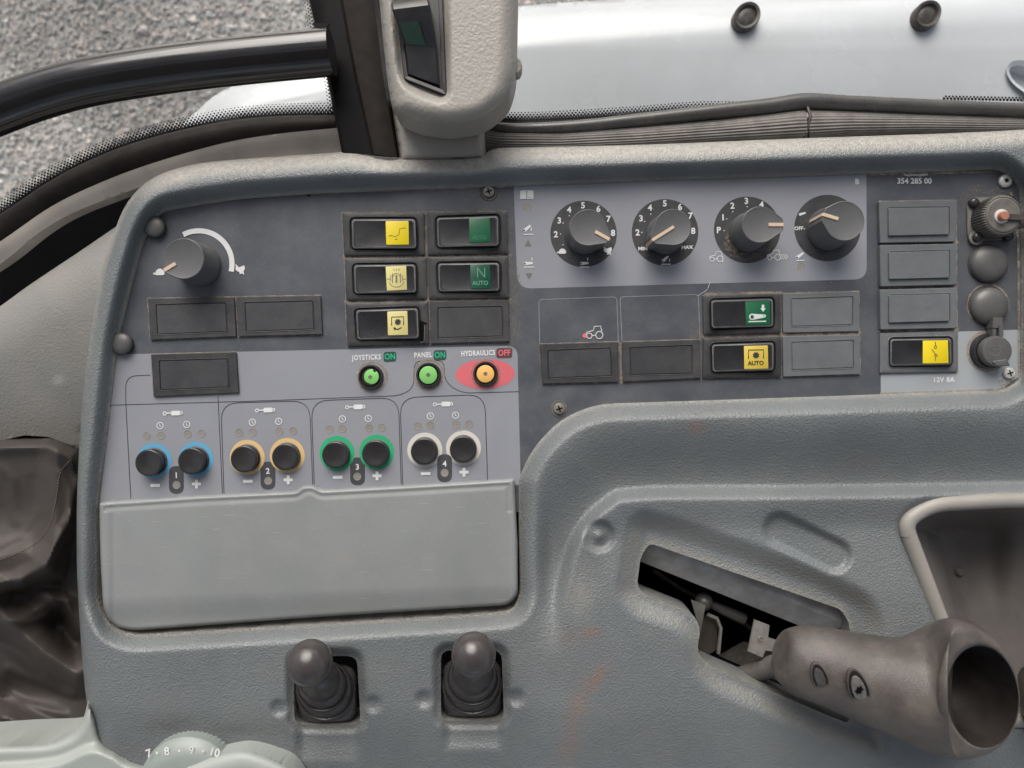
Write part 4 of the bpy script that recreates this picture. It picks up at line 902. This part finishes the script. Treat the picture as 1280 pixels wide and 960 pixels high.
# ------------------------------------------------------------------ the big hollow grip
t = thing('control_lever', ap(1010, 830, -60), 'worn brown hollow tubular grip lever rising from the slot', 'lever')
def ell(c, u, v, n=48):
    C_ = np.array(ap(*c)); u = np.array(u, float); v = np.array(v, float)
    return [tuple(C_+u*math.cos(2*math.pi*k/n)+v*math.sin(2*math.pi*k/n)) for k in range(n)]
ax = np.array([math.cos(R(17)), math.sin(R(17)), .0]); pu = np.array([-ax[1], ax[0], 0])
def E(c, r, rv=None, vx=0): return ell(c, pu*r, (vx, 0, -(rv or r)))
gl = [ell((975, 816, 52), pu*14, (0, 0, -14)), ell((975.5, 816, 52), pu*24, (0, 0, -22)), ell((980, 818, 53), pu*30.5, (0, 0, -28)), ell((990, 821, 54), pu*36, (1, 0, -34)), ell((1005, 825, 56), pu*41.5, (1, 0, -39)), ell((1035, 833, 60), pu*44, (2, 0, -42)),
      ell((1070, 844, 63), pu*48, (3, 0, -46)), ell((1100, 852, 66), pu*52, (4, 0, -50)), ell((1125, 857, 70), pu*56, (5, 0, -53)), ell((1143, 858, 75), (-12, 62, 0), (9, 0, -55)), ell((1160, 858, 81), (-6, 69, 0), (17, 0, -56)), ell((1179, 858, 89), (-1, 75, 0), (28, 2, -53)),
      ell((1198, 860, 98), (3, 78, 0), (40, 4, -46)), ell((1212, 863, 108), (3, 75, 0), (50, 5, -30)), ell((1221, 866, 116), (3, 69, 0), (53, 5, -16)), ell((1225, 868, 120), (3, 62, 0), (50, 5, -10)), ell((1227, 870, 121), (3, 57.5, 0), (46.5, 5, -9)), ell((1228, 871, 118), (3, 55.5, 0), (44.5, 4, -9))]
gl = [np.array(l) for l in gl]; sm_ = []
for i in range(len(gl)-1):
    a_, b_, c_, d_ = gl[max(i-1, 0)], gl[i], gl[i+1], gl[min(i+2, len(gl)-1)]
    for k in range(3):
        u_ = k/3; sm_.append(.5*(2*b_+(c_-a_)*u_+(2*a_-5*b_+4*c_-d_)*u_*u_+(3*b_-a_-3*c_+d_)*u_**3))
sm_.append(gl[-1]); gl = [[tuple(p) for p in l] for l in sm_]
g = loft('grip', gl, M['grip'], t, cap=False, cap0=True, sharp=60); fixn(g)
g2 = loft('hollow_mouth', [gl[-1], ell((1225, 870, 114), (3, 54.5, 0), (43, 4, -12)), ell((1216, 867, 104), (3, 52, 0), (38, 4, -20)), ell((1203, 863, 92), (3, 48, 0), (31, 3, -32)), ell((1186, 860, 80), (2, 42, 0), (18, 2, -36)), ell((1160, 859, 74), (0, 36, 0), (10, 0, -34)), ell((1120, 855, 68), (0, 28, 0), (5, 0, -28)), ell((1118, 855, 68), (0, 6, 0), (1, 0, -6))], M['inner'], t, sharp=60); fixn(g2)
g3 = tube('grip_arm', [ap(1283, 868, 46), ap(1300, 870, 50), ap(1340, 874, 52), ap(1400, 880, 52)], [30, 42, 44, 40], M['grip'], t, seg=28)
def surf(x, y, up):      # point on the grip surface nearest to the camera
    return ap(x, y, up)
for x, y, c0, r_, phi, r1, r2, sc in ((1024.5, 847, (1020, 830, 58), 43.5, 21, 10.0, 16.5, 0), (1073, 861, (1070, 845, 63), 48, 19, 13, 21.5, 1)):
    hh_ = c0[2]+r_*math.cos(R(phi)); tgt = np.array(ap(x, y, hh_))
    def sp(a, q, dz):
        f = R(phi)+q/r_; d0 = pu*math.sin(R(phi))+np.array([0, 0, math.cos(R(phi))]); d1 = pu*math.sin(f)+np.array([0, 0, math.cos(f)])
        return tuple(tgt-d0*r_+d1*(r_+dz)+ax*a)
    def el(f, dz, n=32): return [sp(r1*f*math.cos(2*math.pi*k/n)+.62*r2*f*math.sin(2*math.pi*k/n), r2*f*math.sin(2*math.pi*k/n), dz) for k in range(n)]
    o = loft('recess_ring', [el(1, -2), el(1, 1.6), el(.93, 2.2), el(.87, 1.8)], M['grip'], t, cap=False); fixn(o)
    o = loft('recess_floor', [el(.94, 1.0), el(.88, 1.3)], M['inner'], t); fixn(o)
    o = loft('screw_head' if sc else 'plug_face', [el(.66, 1.0), el(.65, 2.0), el(.55, 2.5), el(.3, 1.9), el(.1, 1.7)], M['steeld'] if sc else M['grip'], t); fixn(o)
    if sc:
        s6 = lambda dz: [sp((5.6 if k % 2 else 3.4)*math.cos(math.pi*k/6)*.8, (6.4 if k % 2 else 4)*math.sin(math.pi*k/6), dz) for k in range(12)]
        o = loft('drive_recess', [s6(2.4), s6(2.7)], M['dark'], t, sharp=10); fixn(o)
# the linkage inside the slot
tube('lever_shaft', [ap(878, 862, -74), ap(920, 848, -44), ap(955, 836, -12), ap(990, 826, 34)], [11, 12, 13, 14], M['connector'], t, seg=16)
V_, F_ = [], []
def slab(pts, h, th):
    a = [ap(x, y, hh2) for (x, y), hh2 in zip(pts, h if isinstance(h, (list, tuple)) else [h]*len(pts))]; n = len(a)
    return a+[(p[0], p[1], p[2]-th) for p in a], [tuple(range(n)), tuple(reversed(range(n, 2*n)))]+[(k, k+n, (k+1) % n+n, (k+1) % n) for k in range(n)]
o = mk('bracket', *slab([(943, 775), (962, 782), (960, 797), (972, 801), (968, 815), (957, 813), (953, 822), (935, 814)], 0, 3), M['bare'], t, smooth=False); fixn(o)
c = ap(951, 799, 1); loft('rivet', [(circ(c[0], c[1], q, 14), h) for q, h in ((3.4, 0), (3, 1.2), (1.5, 1))], M['steeld'], o)
o = mk('bracket', *slab([(864, 750), (882, 757), (876, 790), (873, 782)], [-18, -18, -34, -34], 3), M['bare'], t, smooth=False); fixn(o)
tube('bracket_edge', [ap(884, 768, -50), ap(896, 773, -50), ap(901, 785, -50), ap(898, 817, -52)], 2.6, M['bare'], t, seg=6)
o = mk('bracket_plate', *slab([(874, 785), (882, 768), (897, 776), (896, 812), (880, 822), (873, 812)], -62, 3), M['rubber'], t, smooth=False); fixn(o)
tube('control_cable', [ap(815, 712, -70), ap(850, 735, -82), ap(905, 762, -100), ap(960, 800, -96), ap(1010, 830, -90)], 3.2, M['rubber'], t, seg=8)
o = mk('mounting_plate', *slab([(885, 828), (930, 802), (1010, 832), (1030, 880), (960, 868)], -130, 3), M['steeld'], t, smooth=False); fixn(o)
tube('link_rod', [ap(884, 753, -56), ap(905, 763, -58), ap(930, 774, -60)], [5, 7, 8], M['seal'], t, seg=12)
c = ap(880, 752, -52); loft('rod_ball', [(circ(c[0], c[1], q, 20), h) for q, h in ((5, -64), (11, -58), (12, -52), (10, -45), (5, -41), (1, -40))], M['seal'], t, sharp=60)

# ================================================================== AROUND THE CONSOLE
# beige side trim
TR = catmull([(-80, 440), (0, 383), (40, 354), (100, 314), (150, 280), (180, 262)], 6)+[(180, 600), (125, 600), (104, 566), (88, 556), (60, 546), (30, 544), (0, 551), (-80, 562)]
trim = field('side_trim', (-80, 170, 250, 575), 4, lambda X, Y: sdf(X, Y, TR), lambda X, Y: -12-26*qround(np.maximum(-seg_dist(X, Y, TR[:31])*-1, 0), 60)-18*sm(X, 70, 125)*0-.0011*np.maximum(0, Y-310)**2+3*np.exp(-(seg_dist(X, Y, [(75, 480), (100, 530)])/6)**2),
             M['trim'], None, skirt=-110)
tag(trim, 'beige grey grained trim panel curving beside the outer edge of the console', 'trim panel')
GB = [(-80, 552), (0, 545), (30, 538), (60, 540), (100, 556), (125, 600), (125, 960), (-80, 960)]
def H_g(X, Y):
    sd = lambda pts: seg_dist(X, Y, pts)
    tent = lambda pts, w_, a: a*np.maximum(0, 1-np.sqrt(sd(pts)**2+4)/w_)**1.25
    rg = lambda pts, w_, a: a*np.exp(-(sd(pts)/w_)**2)
    up = sdf(X, Y, [(-90, 548), (60, 545), (100, 560), (112, 600), (100, 655), (66, 716), (30, 738), (-90, 750)])
    h = -100+52*(1-sm(up, -16, 6))-16*np.exp(-(((X-22)/46)**2+((Y-640)/44)**2))
    h += tent([(72, 560), (70, 610), (67, 670), (64, 712)], 26, 17)+tent([(-90, 748), (20, 733), (64, 712), (100, 650)], 22, 13)
    h += rg([(-40, 562), (20, 556), (60, 556), (92, 576)], 10, 9)+tent([(64, 712), (30, 690), (-40, 706)], 26, 7)
    h += tent([(-60, 722), (-10, 752), (25, 790), (58, 818), (96, 842), (112, 830)], 34, 42)+tent([(52, 742), (84, 752), (98, 790)], 14, 16)
    h += tent([(-40, 792), (30, 772), (62, 752)], 22, 14)-rg([(78, 782), (94, 806)], 18, 34)
    h += tent([(-60, 892), (10, 898), (60, 925)], 26, 30)-rg([(70, 868), (20, 862)], 24, 18)
    for pts, w_, a in (([(-10, 770), (30, 778), (60, 770)], 7, 4), ([(0, 800), (30, 815), (50, 840)], 8, -4), ([(10, 835), (45, 850), (90, 868)], 9, 5), ([(-20, 850), (30, 880), (80, 892)], 9, 5),
                       ([(60, 742), (74, 765), (76, 800)], 6, 4), ([(80, 740), (90, 770)], 5, 4), ([(-10, 575), (15, 600), (20, 650)], 12, 3), ([(0, 690), (30, 676), (50, 650)], 8, -3),
                       ([(75, 590), (88, 610), (86, 650)], 6, 3), ([(80, 660), (90, 690), (84, 720)], 6, -3), ([(20, 742), (10, 758), (-20, 765)], 6, -4), ([(40, 600), (46, 630)], 10, -2)): h += tent(pts, w_, a)
    return h
gait = thing('leather_gaiter', ap(20, 720, -95), 'dark brown leather boot with folds and a stitched seam beside the console', 'gaiter')
field('leather_cover', (-80, 125, 536, 965), 2.4, lambda X, Y: sdf(X, Y, GB), H_g, M['leather'], gait, skirt=-150)
sm_path = catmull([(96, 568), (76, 590), (70, 625), (60, 660), (40, 682), (0, 700), (-30, 706)], 10)
vx = []
for i in range(0, len(sm_path)-1, 1):
    (x0, y0), (x1, y1) = sm_path[i], sm_path[i+1]
    hA = float(H_g(np.array([x0]), np.array([y0]))[0])+.6; d = np.array([x1-x0, y1-y0]); l = np.linalg.norm(d); d = d/l; nn = np.array([-d[1], d[0]])
    p = [ap(*(np.array([x0, y0])+d*a*l+nn*b), hA+z) for a, b, z in ((.1, -.8, 0), (.75, -.8, 0), (.75, .8, 0), (.1, .8, 0), (.42, 0, 1.0))]
    o_ = len(vx); vx.append(p)
vv = [q for p in vx for q in p]; ff = [f for i in range(len(vx)) for f in [(5*i, 5*i+1, 5*i+4), (5*i+1, 5*i+2, 5*i+4), (5*i+2, 5*i+3, 5*i+4), (5*i+3, 5*i, 5*i+4)]]
o = mk('stitching', vv, ff, M['thread'], gait); o['kind'] = 'stuff'
lp = catmull([(-500, 700), (-80, 345), (0, 292), (66, 246), (131, 214), (197, 190), (279, 168), (430, 158)], 4)+[(600, 170), (1000, 146), (1500, 152), (1500, 1300), (-500, 1300)]
void_sheet = mk('void_backing', [ap(x, y, -330) for x, y in lp], [tuple(range(len(lp)))], M['voidm'], None, smooth=False)  # near-black sheet added as the darkness in the gaps
if void_sheet.data.polygons[0].normal.z < 0: void_sheet.data.flip_normals()
shade_roof = loft('added_shade_roof', [(rp([(-700, 330), (1980, 330), (1980, 2600), (-700, 2600)], 250, 6), h) for h in (1900, 1960)], M['roof_shade'], None, cap=True, cap0=True)  # unseen roof added above the camera to cut overhead sky light
tag(shade_roof, kind='structure')
tag(void_sheet, kind='structure')

# pale armrest at the bottom, thumbwheel
AR = rp([(-60, 936), (0, 932), (62, 930), (92, 918), (104, 900), (110.5, 874), (118, 895), (126, 928), (172, 955), (215, 963), (300, 963), (300, 1060), (-60, 1060)], [4, 10, 14, 14, 10, 3, 6, 10, 8, 4, 4, 4, 4], 4)
def H_ar(X, Y):
    q_ = np.array(catmull([(-80, 961), (0, 958), (70, 951), (112, 934), (140, 941), (175, 957), (310, 975)], 8)); cr = np.interp(X, q_[:, 0], q_[:, 1]); return 24-14*qround(np.maximum(-sdf(X, Y, AR), 0), 12)+12*sm(Y-cr, -7, 9)
arm_o = field('console_end_trim', (-60, 300, 870, 1050), 2.4, lambda X, Y: sdf(X, Y, AR), H_ar, M['armrest'], None, skirt=-60)
tag(arm_o, 'pale grey green moulded trim curving round the corner below the leather boot', 'trim')
A2 = catmull([(205, 968), (250, 951), (290, 939.5), (312, 939), (340, 948), (362, 960), (376, 980)], 10)+[(376, 1060), (205, 1060)]
a2 = field('armrest_end', (205, 380, 932, 1050), 2.4, lambda X, Y: sdf(X, Y, A2), lambda X, Y: 62-14*qround(np.maximum(seg_dist(X, Y, A2[:61]), 0), 22), M['armrest'], None, skirt=20)
tag(a2, 'pale armrest tip partly covering the numbered thumbwheel', 'armrest')
t = thing('thumbwheel', ap(232, 960, 10), 'grey green thumbwheel numbered 7 8 9 10 beside the pale armrest tip', 'thumbwheel')
def whl(r, h, n=120): c = (229.5, 985); return [(ap(c[0], c[1], 50)[0]+(r-(1.6 if h < 38 and k % 2 else 0))*math.cos(2*math.pi*k/n), ap(c[0], c[1], 50)[1]+(r-(1.6 if h < 38 and k % 2 else 0))*.98*math.sin(2*math.pi*k/n), h) for k in range(n)]
wheel = loft('dial', [whl(56, 5), whl(57.5, 18), whl(57.5, 34), whl(56.5, 40), whl(53, 45), whl(46, 50), whl(38, 53), whl(20, 54)], M['wheelp'], t, sharp=35); fixn(wheel)
I = Ink(51.0)
for tx, x, y, rr in (('7', 186, 942, 18), ('8', 208.5, 939.5, 8), ('9', 239, 938.5, -3), ('10', 268, 940.5, -14)): I.text(tx, x, y, 10, rr, .02, .95)
for x, y in ((196, 941), (224, 938.5), (254, 939)): I.disc(x, y, 1.6)
nm = I.build('numerals', M['white'], wheel)

# door opening: sill, dark seal, glass with dotted border
SILL = catmull([(-80, 352), (0, 302), (66, 257), (131, 226), (197, 202), (279, 179), (350, 167), (432, 159)], 6)+[(435, 205), (250, 214), (172, 235)]+catmull([(172, 235), (98, 263), (50, 290), (0, 330), (-80, 380)], 6)[1:]
def H_sill(X, Y):
    return -20-8*sm(seg_dist(X, Y, SILL[:43]), 4, 30)+3*np.sin(X/17)*.2
sill = field('door_sill', (-80, 440, 145, 385), 3, lambda X, Y: sdf(X, Y, SILL), H_sill, M['sill'], None, skirt=-44)
tag(sill, 'dusty brown curved door sill between the black seal and the console', 'sill')
t = thing('door_seal', ap(200, 170, -60), 'glossy black curved rubber strip along the lower edge of the side window', 'seal')
TOPB = catmull([(-80, 318), (0, 268), (66, 224), (131, 192), (197, 170), (279, 152), (350, 145), (425, 144)], 8); BOT = catmull([(-80, 358), (0, 307), (66, 261), (131, 230), (197, 206), (279, 183), (350, 171), (435, 163)], 8)
n = len(TOPB); V = []; prof = ((0, -52), (.08, -40), (.35, -36), (.7, -36), (1.0, -40))
for f, h in prof: V += [ap(a[0]*(1-f)+b[0]*f, a[1]*(1-f)+b[1]*f, h) for a, b in zip(TOPB, BOT)]
mk('rubber_strip', V, [(i*n+k, i*n+k+1, (i+1)*n+k+1, (i+1)*n+k) for i in range(len(prof)-1) for k in range(n-1)], M['rubberd'], t)
def frit(name, pts, rows, r0, sp, h, parent, side=-1, lit_tint=None):
    """rows of shrinking dots printed on the pane beside a curve"""
    P = np.array(catmull(pts, 12)); seg = np.linalg.norm(np.diff(P, axis=0), axis=1); L_ = np.concatenate([[0], np.cumsum(seg)])
    V, F = [], []
    for r_ in range(rows):
        rad = r0*(1-r_/(rows+1.5)); s = (r_ % 2)*sp/2
        while s < L_[-1]:
            x = np.interp(s, L_, P[:, 0]); y = np.interp(s, L_, P[:, 1]); x2 = np.interp(s+1, L_, P[:, 0]); y2 = np.interp(s+1, L_, P[:, 1]); d = np.array([x2-x, y2-y]); nn = np.linalg.norm(d)
            if nn > 0:
                d /= nn; c_ = np.array([x, y])+np.array([d[1], -d[0]])*(r_+.5)*sp*.62*(-side)*-1*-1
                o = len(V); V += [ap(c_[0]+rad*math.cos(k*math.pi/4), c_[1]+rad*math.sin(k*math.pi/4), h) for k in range(8)]; F.append(tuple(range(o, o+8))[::-1])
            s += sp
    o = mk(name, V, F, M['frit'], parent, smooth=False); o['kind'] = 'stuff'; fixup(o); return o
def fixup(o):
    import bmesh
    bm = bmesh.new(); bm.from_mesh(o.data); bmesh.ops.reverse_faces(bm, faces=[f for f in bm.faces if f.normal.z < 0]); bm.to_mesh(o.data); bm.free()
t = thing('side_window', ap(200, 100, -56), 'side window pane with black dotted border above the curved seal', 'window')
pane = mk('pane', [ap(x, y, -60) for x, y in [(-400, 420)]+TOPB[::4]+[(425, 150), (425, -350), (-400, -350)]], [tuple(range(len([0]+TOPB[::4])+3))], M['glass'], t, smooth=False); fixup(pane)
frit('dotted_border', [(x, y+1) for x, y in TOPB[::4]], 6, 2.5, 4.6, -58, t)
frit('dotted_border', [(414, -40), (414, 160)], 6, 2.5, 4.6, -58, t, side=1) if 0 else None
Pc = [(407, 150), (397, -60)]
frit('dotted_border', [(425, 150), (417, 90), (400, 40), (389, -40)], 5, 2.4, 4.6, -58, t)
# handrail
RC = catmull([(-120, 195), (-60, 162), (0, 137), (50, 119), (110, 103), (200, 88), (300, 76), (415, 65)], 6)
hr = thing('grab_rail', ap(200, 90, 40), 'curved glossy black grab rail running across the side window', 'rail')
tube('rail_tube', [ap(x, y, 40) for x, y in RC], 27, M['gloss'], hr, seg=28)
# pillar
t = thing('cab_pillar', ap(440, 100, -60), 'black painted cab post with a weathered rubber strip down its side', 'pillar')
def strip(name, L_, Rr, hs_, m, par, n=4):
    V, k = [], len(L_); prof = hs_
    for f, h in prof: V += [ap(a[0]*(1-f)+b[0]*f, a[1]*(1-f)+b[1]*f, h) for a, b in zip(L_, Rr)]
    o = mk(name, V, [(i*k+j, i*k+j+1, (i+1)*k+j+1, (i+1)*k+j) for i in range(len(prof)-1) for j in range(k-1)], m, par, sharp=35); fixn(o)
    import bmesh
    bm = bmesh.new(); bm.from_mesh(o.data)
    if sum(f.normal.z*f.calc_area() for f in bm.faces) < 0: bmesh.ops.reverse_faces(bm, faces=bm.faces)
    bm.to_mesh(o.data); bm.free(); return o
strip('post', [(378, -60), (386, 0), (405, 80), (427, 193)], [(428, -60), (437, 0), (448, 80), (470, 193)], ((0, -120), (.02, 2), (.1, 6), (.5, 8), (.95, 8), (1, -20)), M['post'], t)
strip('rubber_edging', [(416, -60), (423, 0), (438, 80), (463, 192)], [(468, -60), (475, 0), (486, 100), (502, 197)], ((0, -30), (.05, 12), (.12, 16), (.5, 18), (.85, 14), (1, -30)), M['rubberd'], t)
mk('weld_bracket', *slab([(391, 28), (393, 37), (404, 39), (412, 30)], 8, 4), M['post'], t, smooth=False)
# pillar cover with its switch
pod = thing('pillar_cover', ap(560, 80, -30), 'beige grey grained pillar cover holding a rocker switch, standing behind the console', 'pillar cover')
NK = rp([(488, 120), (560, 130), (603, 120), (607, 200), (500, 203)], 3, 3)
field('cover_neck', (484, 612, 115, 205), 3, lambda X, Y: sdf(X, Y, NK), lambda X, Y: 12-14*qround(np.maximum(-sdf(X, Y, NK), 0), 10), M['pod'], pod, skirt=-60)
PD = rp([(466, -140), (474, 0), (484, 100), (491, 140), (520, 153), (560, 158.5), (604, 151), (636, 126), (646, 92), (648, 0), (648, -140)], [2, 20, 20, 12, 14, 14, 14, 14, 16, 20, 2], 4)
SWR = rp([(480, -140), (490, 0), (498, 90), (506, 108), (530, 120), (553, 127), (561, 118), (559, 0), (556, -140)], [2, 20, 14, 10, 10, 8, 6, 20, 2], 4)
def H_pod(X, Y):
    d = np.maximum(-sdf(X, Y, PD), 0); return 96-32*qround(d, 24)-14*(1-sm(sdf(X, Y, SWR), -7, 5))
field('cover_shell', (462, 656, -140, 165), 2.4, lambda X, Y: sdf(X, Y, PD), H_pod, M['pod'], pod, skirt=20)
c = ap(646.5, 85, 52); loft('side_plug', [(circ(c[0], c[1], q, 20, q*1.8), h) for q, h in ((6, 44), (6, 54), (4, 57))], M['pod'], pod)
sw = thing('rocker_switch', ap(525, 60, 82), 'tall black rocker switch with dark green lens set in the beige pillar cover', 'switch', 'rocker switch on the pillar cover')
bzq = rp([(486, -60), (551, -60), (558.5, 119.5), (505, 98.5)], 3, 4)
loft('bezel', [(flat(bzq, 88), 78), (flat(bzq, 88), 87), (flat(inset(bzq, 1), 88), 88), (flat(inset(bzq, 5), 88), 87.6), (flat(inset(bzq, 6), 88), 83)], M['rocker'], sw)
st = [(489, 2, 535, -6, 112), (488.5, 5, 535.5, -3, 118), (490, 12, 537.5, 6, 121), (496, 28, 540, 25, 117), (506, 56, 545.5, 60, 95), (510, 92, 549, 106, 90), (510.5, 94, 549, 108, 86)]
def rpt(i, u, dh=0):
    i0 = int(min(i, len(st)-2)); f = i-i0; q = [a_*(1-f)+b_*f for a_, b_ in zip(st[i0], st[i0+1])]
    return ap(q[0]*(1-u)+q[2]*u, q[1]*(1-u)+q[3]*u, q[4]+dh)
V = []; F = []
for i in range(len(st)):
    p0, p1 = rpt(i, 0), rpt(i, 1)
    V += [(p0[0], p0[1], 83), (p0[0], p0[1], p0[2]-2), rpt(i, .05), rpt(i, .95), (p1[0], p1[1], p1[2]-2), (p1[0], p1[1], 83)]
for i in range(len(st)-1):
    for k in range(5): F.append((i*6+k, i*6+k+1, (i+1)*6+k+1, (i+1)*6+k))
F.append(tuple(range((len(st)-1)*6, len(st)*6))); F.append(tuple(reversed(range(6))))
o = mk('rocker', V, F, M['rocker'], sw, sharp=30); fixn(o)
o = mk('lens', [rpt(3.0, .06, .5), rpt(3.0, .62, .5), rpt(3.95, .68, .5), rpt(3.95, .06, .5)], [(0, 1, 2, 3)], M['podgreen'], sw, smooth=False); fixup(o)

# ------------------------------------------------------------------ rear window: glass, seals
t = thing('rear_window', ap(900, 60, -56), 'wide window pane with dotted lower border in front of the white bonnet', 'window')
LOW = catmull([(600, 146), (640, 152), (700, 151), (800, 143), (900, 132), (960, 125), (1006, 119), (1100, 122), (1200, 125), (1420, 130)], 6)
pane = mk('pane', [ap(x, y, -60) for x, y in LOW+[(1500, -350), (600, -350)]], [tuple(range(len(LOW)+2))], M['glass'], t, smooth=False); fixup(pane)
frit('dotted_border', [(604, 149), (640, 153), (700, 151.5), (800, 145.5), (870, 140), (940, 140)], 5, 2.6, 4.4, -58, t)
t0_ = [(600, 147), (640, 151), (700, 150), (800, 144), (870, 139), (940, 138)]
strip('black_border', catmull(t0_, 6), catmull([(x, y+14) for x, y in t0_], 6), ((0, -57.5), (1, -57.5)), M['frit'], t)
frit('dotted_border', [(1180, 124.5), (1420, 129.5)], 2, 1.9, 4.4, -58, t)
TB = catmull([(598, 150), (615, 158), (650, 161), (720, 158), (800, 150), (900, 139), (960, 133), (1006, 127), (1060, 129), (1150, 133), (1280, 138), (1420, 143)], 6)
t = thing('window_seal', ap(900, 140, -40), 'shiny black rubber seal bulging slightly where it bends below the bonnet window', 'seal')
tube('seal_lip', [ap(x, y, -34) for x, y in TB], [float(np.interp(x, [600, 640, 800, 1000, 1060, 1420], [6, 7, 8.5, 10.5, 9.5, 8.5])) for x, y in TB], M['seal'], t, seg=14)
t = thing('ribbed_hose', ap(900, 165, -30), 'grey lengthwise ribbed rubber strip lying between seal and console rim, with a joint', 'rubber strip')
def ribbed(x0, x1, endcap):
    xs = np.linspace(x0, x1, 44); cyv = np.interp(xs, [600, 620, 700, 800, 900, 1000, 1060, 1150, 1280, 1420], [170, 174, 175, 170, 163, 155, 153, 153, 155, 159]); hw = np.interp(xs, [600, 700, 900, 1000, 1060, 1150, 1280, 1420], [16, 14, 16, 20, 17, 14, 12, 10])
    K = 60; V = []
    for x, y, w_ in zip(xs, cyv, hw):
        for k in range(K):
            a = math.pi*(k/(K-1)); rr = 1+.045*math.cos(2*math.pi*k/K*15); V.append(ap(x, y-math.cos(a)*w_*rr, -44+math.sin(a)*w_*rr*1.0))
    F = [(i*K+k, i*K+k+1, (i+1)*K+k+1, (i+1)*K+k) for i in range(len(xs)-1) for k in range(K-1)]
    o = mk('ribbed_strip', V, F, M['ribbed'], t, sharp=80); fixn(o); 
    if sum(p.normal.z*p.area for p in o.data.polygons) < 0: o.data.flip_normals()
ribbed(596, 1009, 1); ribbed(1012, 1420, 0)
tube('joint_gap', [ap(1009, 133, -30), ap(1013, 145, -25), ap(1010, 160, -27), ap(1006, 174, -34)], 2.2, M['rubber'], t, seg=8)

# ------------------------------------------------------------------ outside: bonnet, ground, gravel
bon = thing('tractor_bonnet', ap(900, 60, -420), 'glossy white tractor bonnet with two round rubber plugs outside the window', 'bonnet')
EDGE = catmull([(40, 330), (225, 158), (290, 108), (400, 78), (480, 48), (560, 26), (650, 8), (760, 0), (880, -6), (1100, -14), (1500, -30)], 5)
BON = EDGE+[(1500, 420), (40, 420)]
def H_bon(X, Y):
    d = seg_dist(X, Y, EDGE); return -400-60*qround(d, 55)-.10*np.maximum(Y-60, 0)-30*qround(np.maximum(430-X, 0)*0+X*0+60, 50)
hole = circ(1290, 100, 34, 30, 17, .5)
field('bonnet_shell', (20, 1500, -50, 420), 5, lambda X, Y: np.maximum(sdf(X, Y, BON), -sdf(X, Y, hole)), H_bon, M['hood'], bon, skirt=-620)
for x, y, rt in ((931.5, 23.5, -.5), (1155.5, 21.5, -.6)):
    c = ap(x, y, -398); k = (H+400)/H
    cc = lambda q, h: (circ(c[0], c[1], q*k*.92, 28, q*k*1.12, R(38)), h)
    loft('rubber_plug', [cc(17, -406), cc(17, -388), cc(15.5, -384), cc(12.5, -385), cc(11, -390), cc(7, -388), cc(3, -388)], M['plug'], bon, sharp=50)
hh3 = flat(hole, -400); loft('vent_hole', [(inset(hh3, -3), -398), (inset(hh3, 5), -402), (inset(hh3, 8), -425)], M['hood'], bon, cap=True)
ground = mk('ground', [(-60000, -60000, -3200), (60000, -60000, -3200), (60000, 60000, -3200), (-60000, 60000, -3200)], [(0, 1, 2, 3)], M['ground'], None, smooth=False); fixup(ground)
tag(ground, kind='structure')
# loose stones
ico = [(0, 0, 1), (.89, 0, .45), (.28, .85, .45), (-.72, .53, .45), (-.72, -.53, .45), (.28, -.85, .45), (.72, .53, -.45), (-.28, .85, -.45), (-.89, 0, -.45), (-.28, -.85, -.45), (.72, -.53, -.45), (0, 0, -1)]
icf = [(0, 1, 2), (0, 2, 3), (0, 3, 4), (0, 4, 5), (0, 5, 1), (1, 6, 2), (2, 7, 3), (3, 8, 4), (4, 9, 5), (5, 10, 1), (2, 6, 7), (3, 7, 8), (4, 8, 9), (5, 9, 10), (1, 10, 6), (11, 7, 6), (11, 8, 7), (11, 9, 8), (11, 10, 9), (11, 6, 10)]
N = 24000; base = np.array(ico); kx = (H+3200)/H
px = rng.uniform(-60, 920, N); py = rng.uniform(-60, 330, N); px2 = 640+(px-640)*kx; py2 = 480+(py-480)*kx
sz = rng.lognormal(1.85, .42, N); rot = rng.uniform(0, 6.28, N); V = []
Bv = base[None]*np.stack([sz*rng.uniform(.8, 1.3, N), sz*rng.uniform(.6, 1, N), sz*rng.uniform(.45, .8, N)], 1)[:, None, :]*rng.uniform(.8, 1.2, (N, 12, 1))
c_, s_ = np.cos(rot)[:, None], np.sin(rot)[:, None]
VX = Bv[..., 0]*c_-Bv[..., 1]*s_+px2[:, None]; VY = Bv[..., 0]*s_+Bv[..., 1]*c_+py2[:, None]; VZ = Bv[..., 2]-3198+rng.uniform(0, 6, N)[:, None]
V = np.stack([VX, VY, VZ], -1).reshape(-1, 3); F = [tuple(int(i)+12*j for i in f) for j in range(N) for f in icf]
gr = mk('gravel', V, F, M['stone'], None, smooth=False, sharp=None); tag(gr, 'grey loose gravel covering the yard outside the window', 'gravel', kind='stuff')
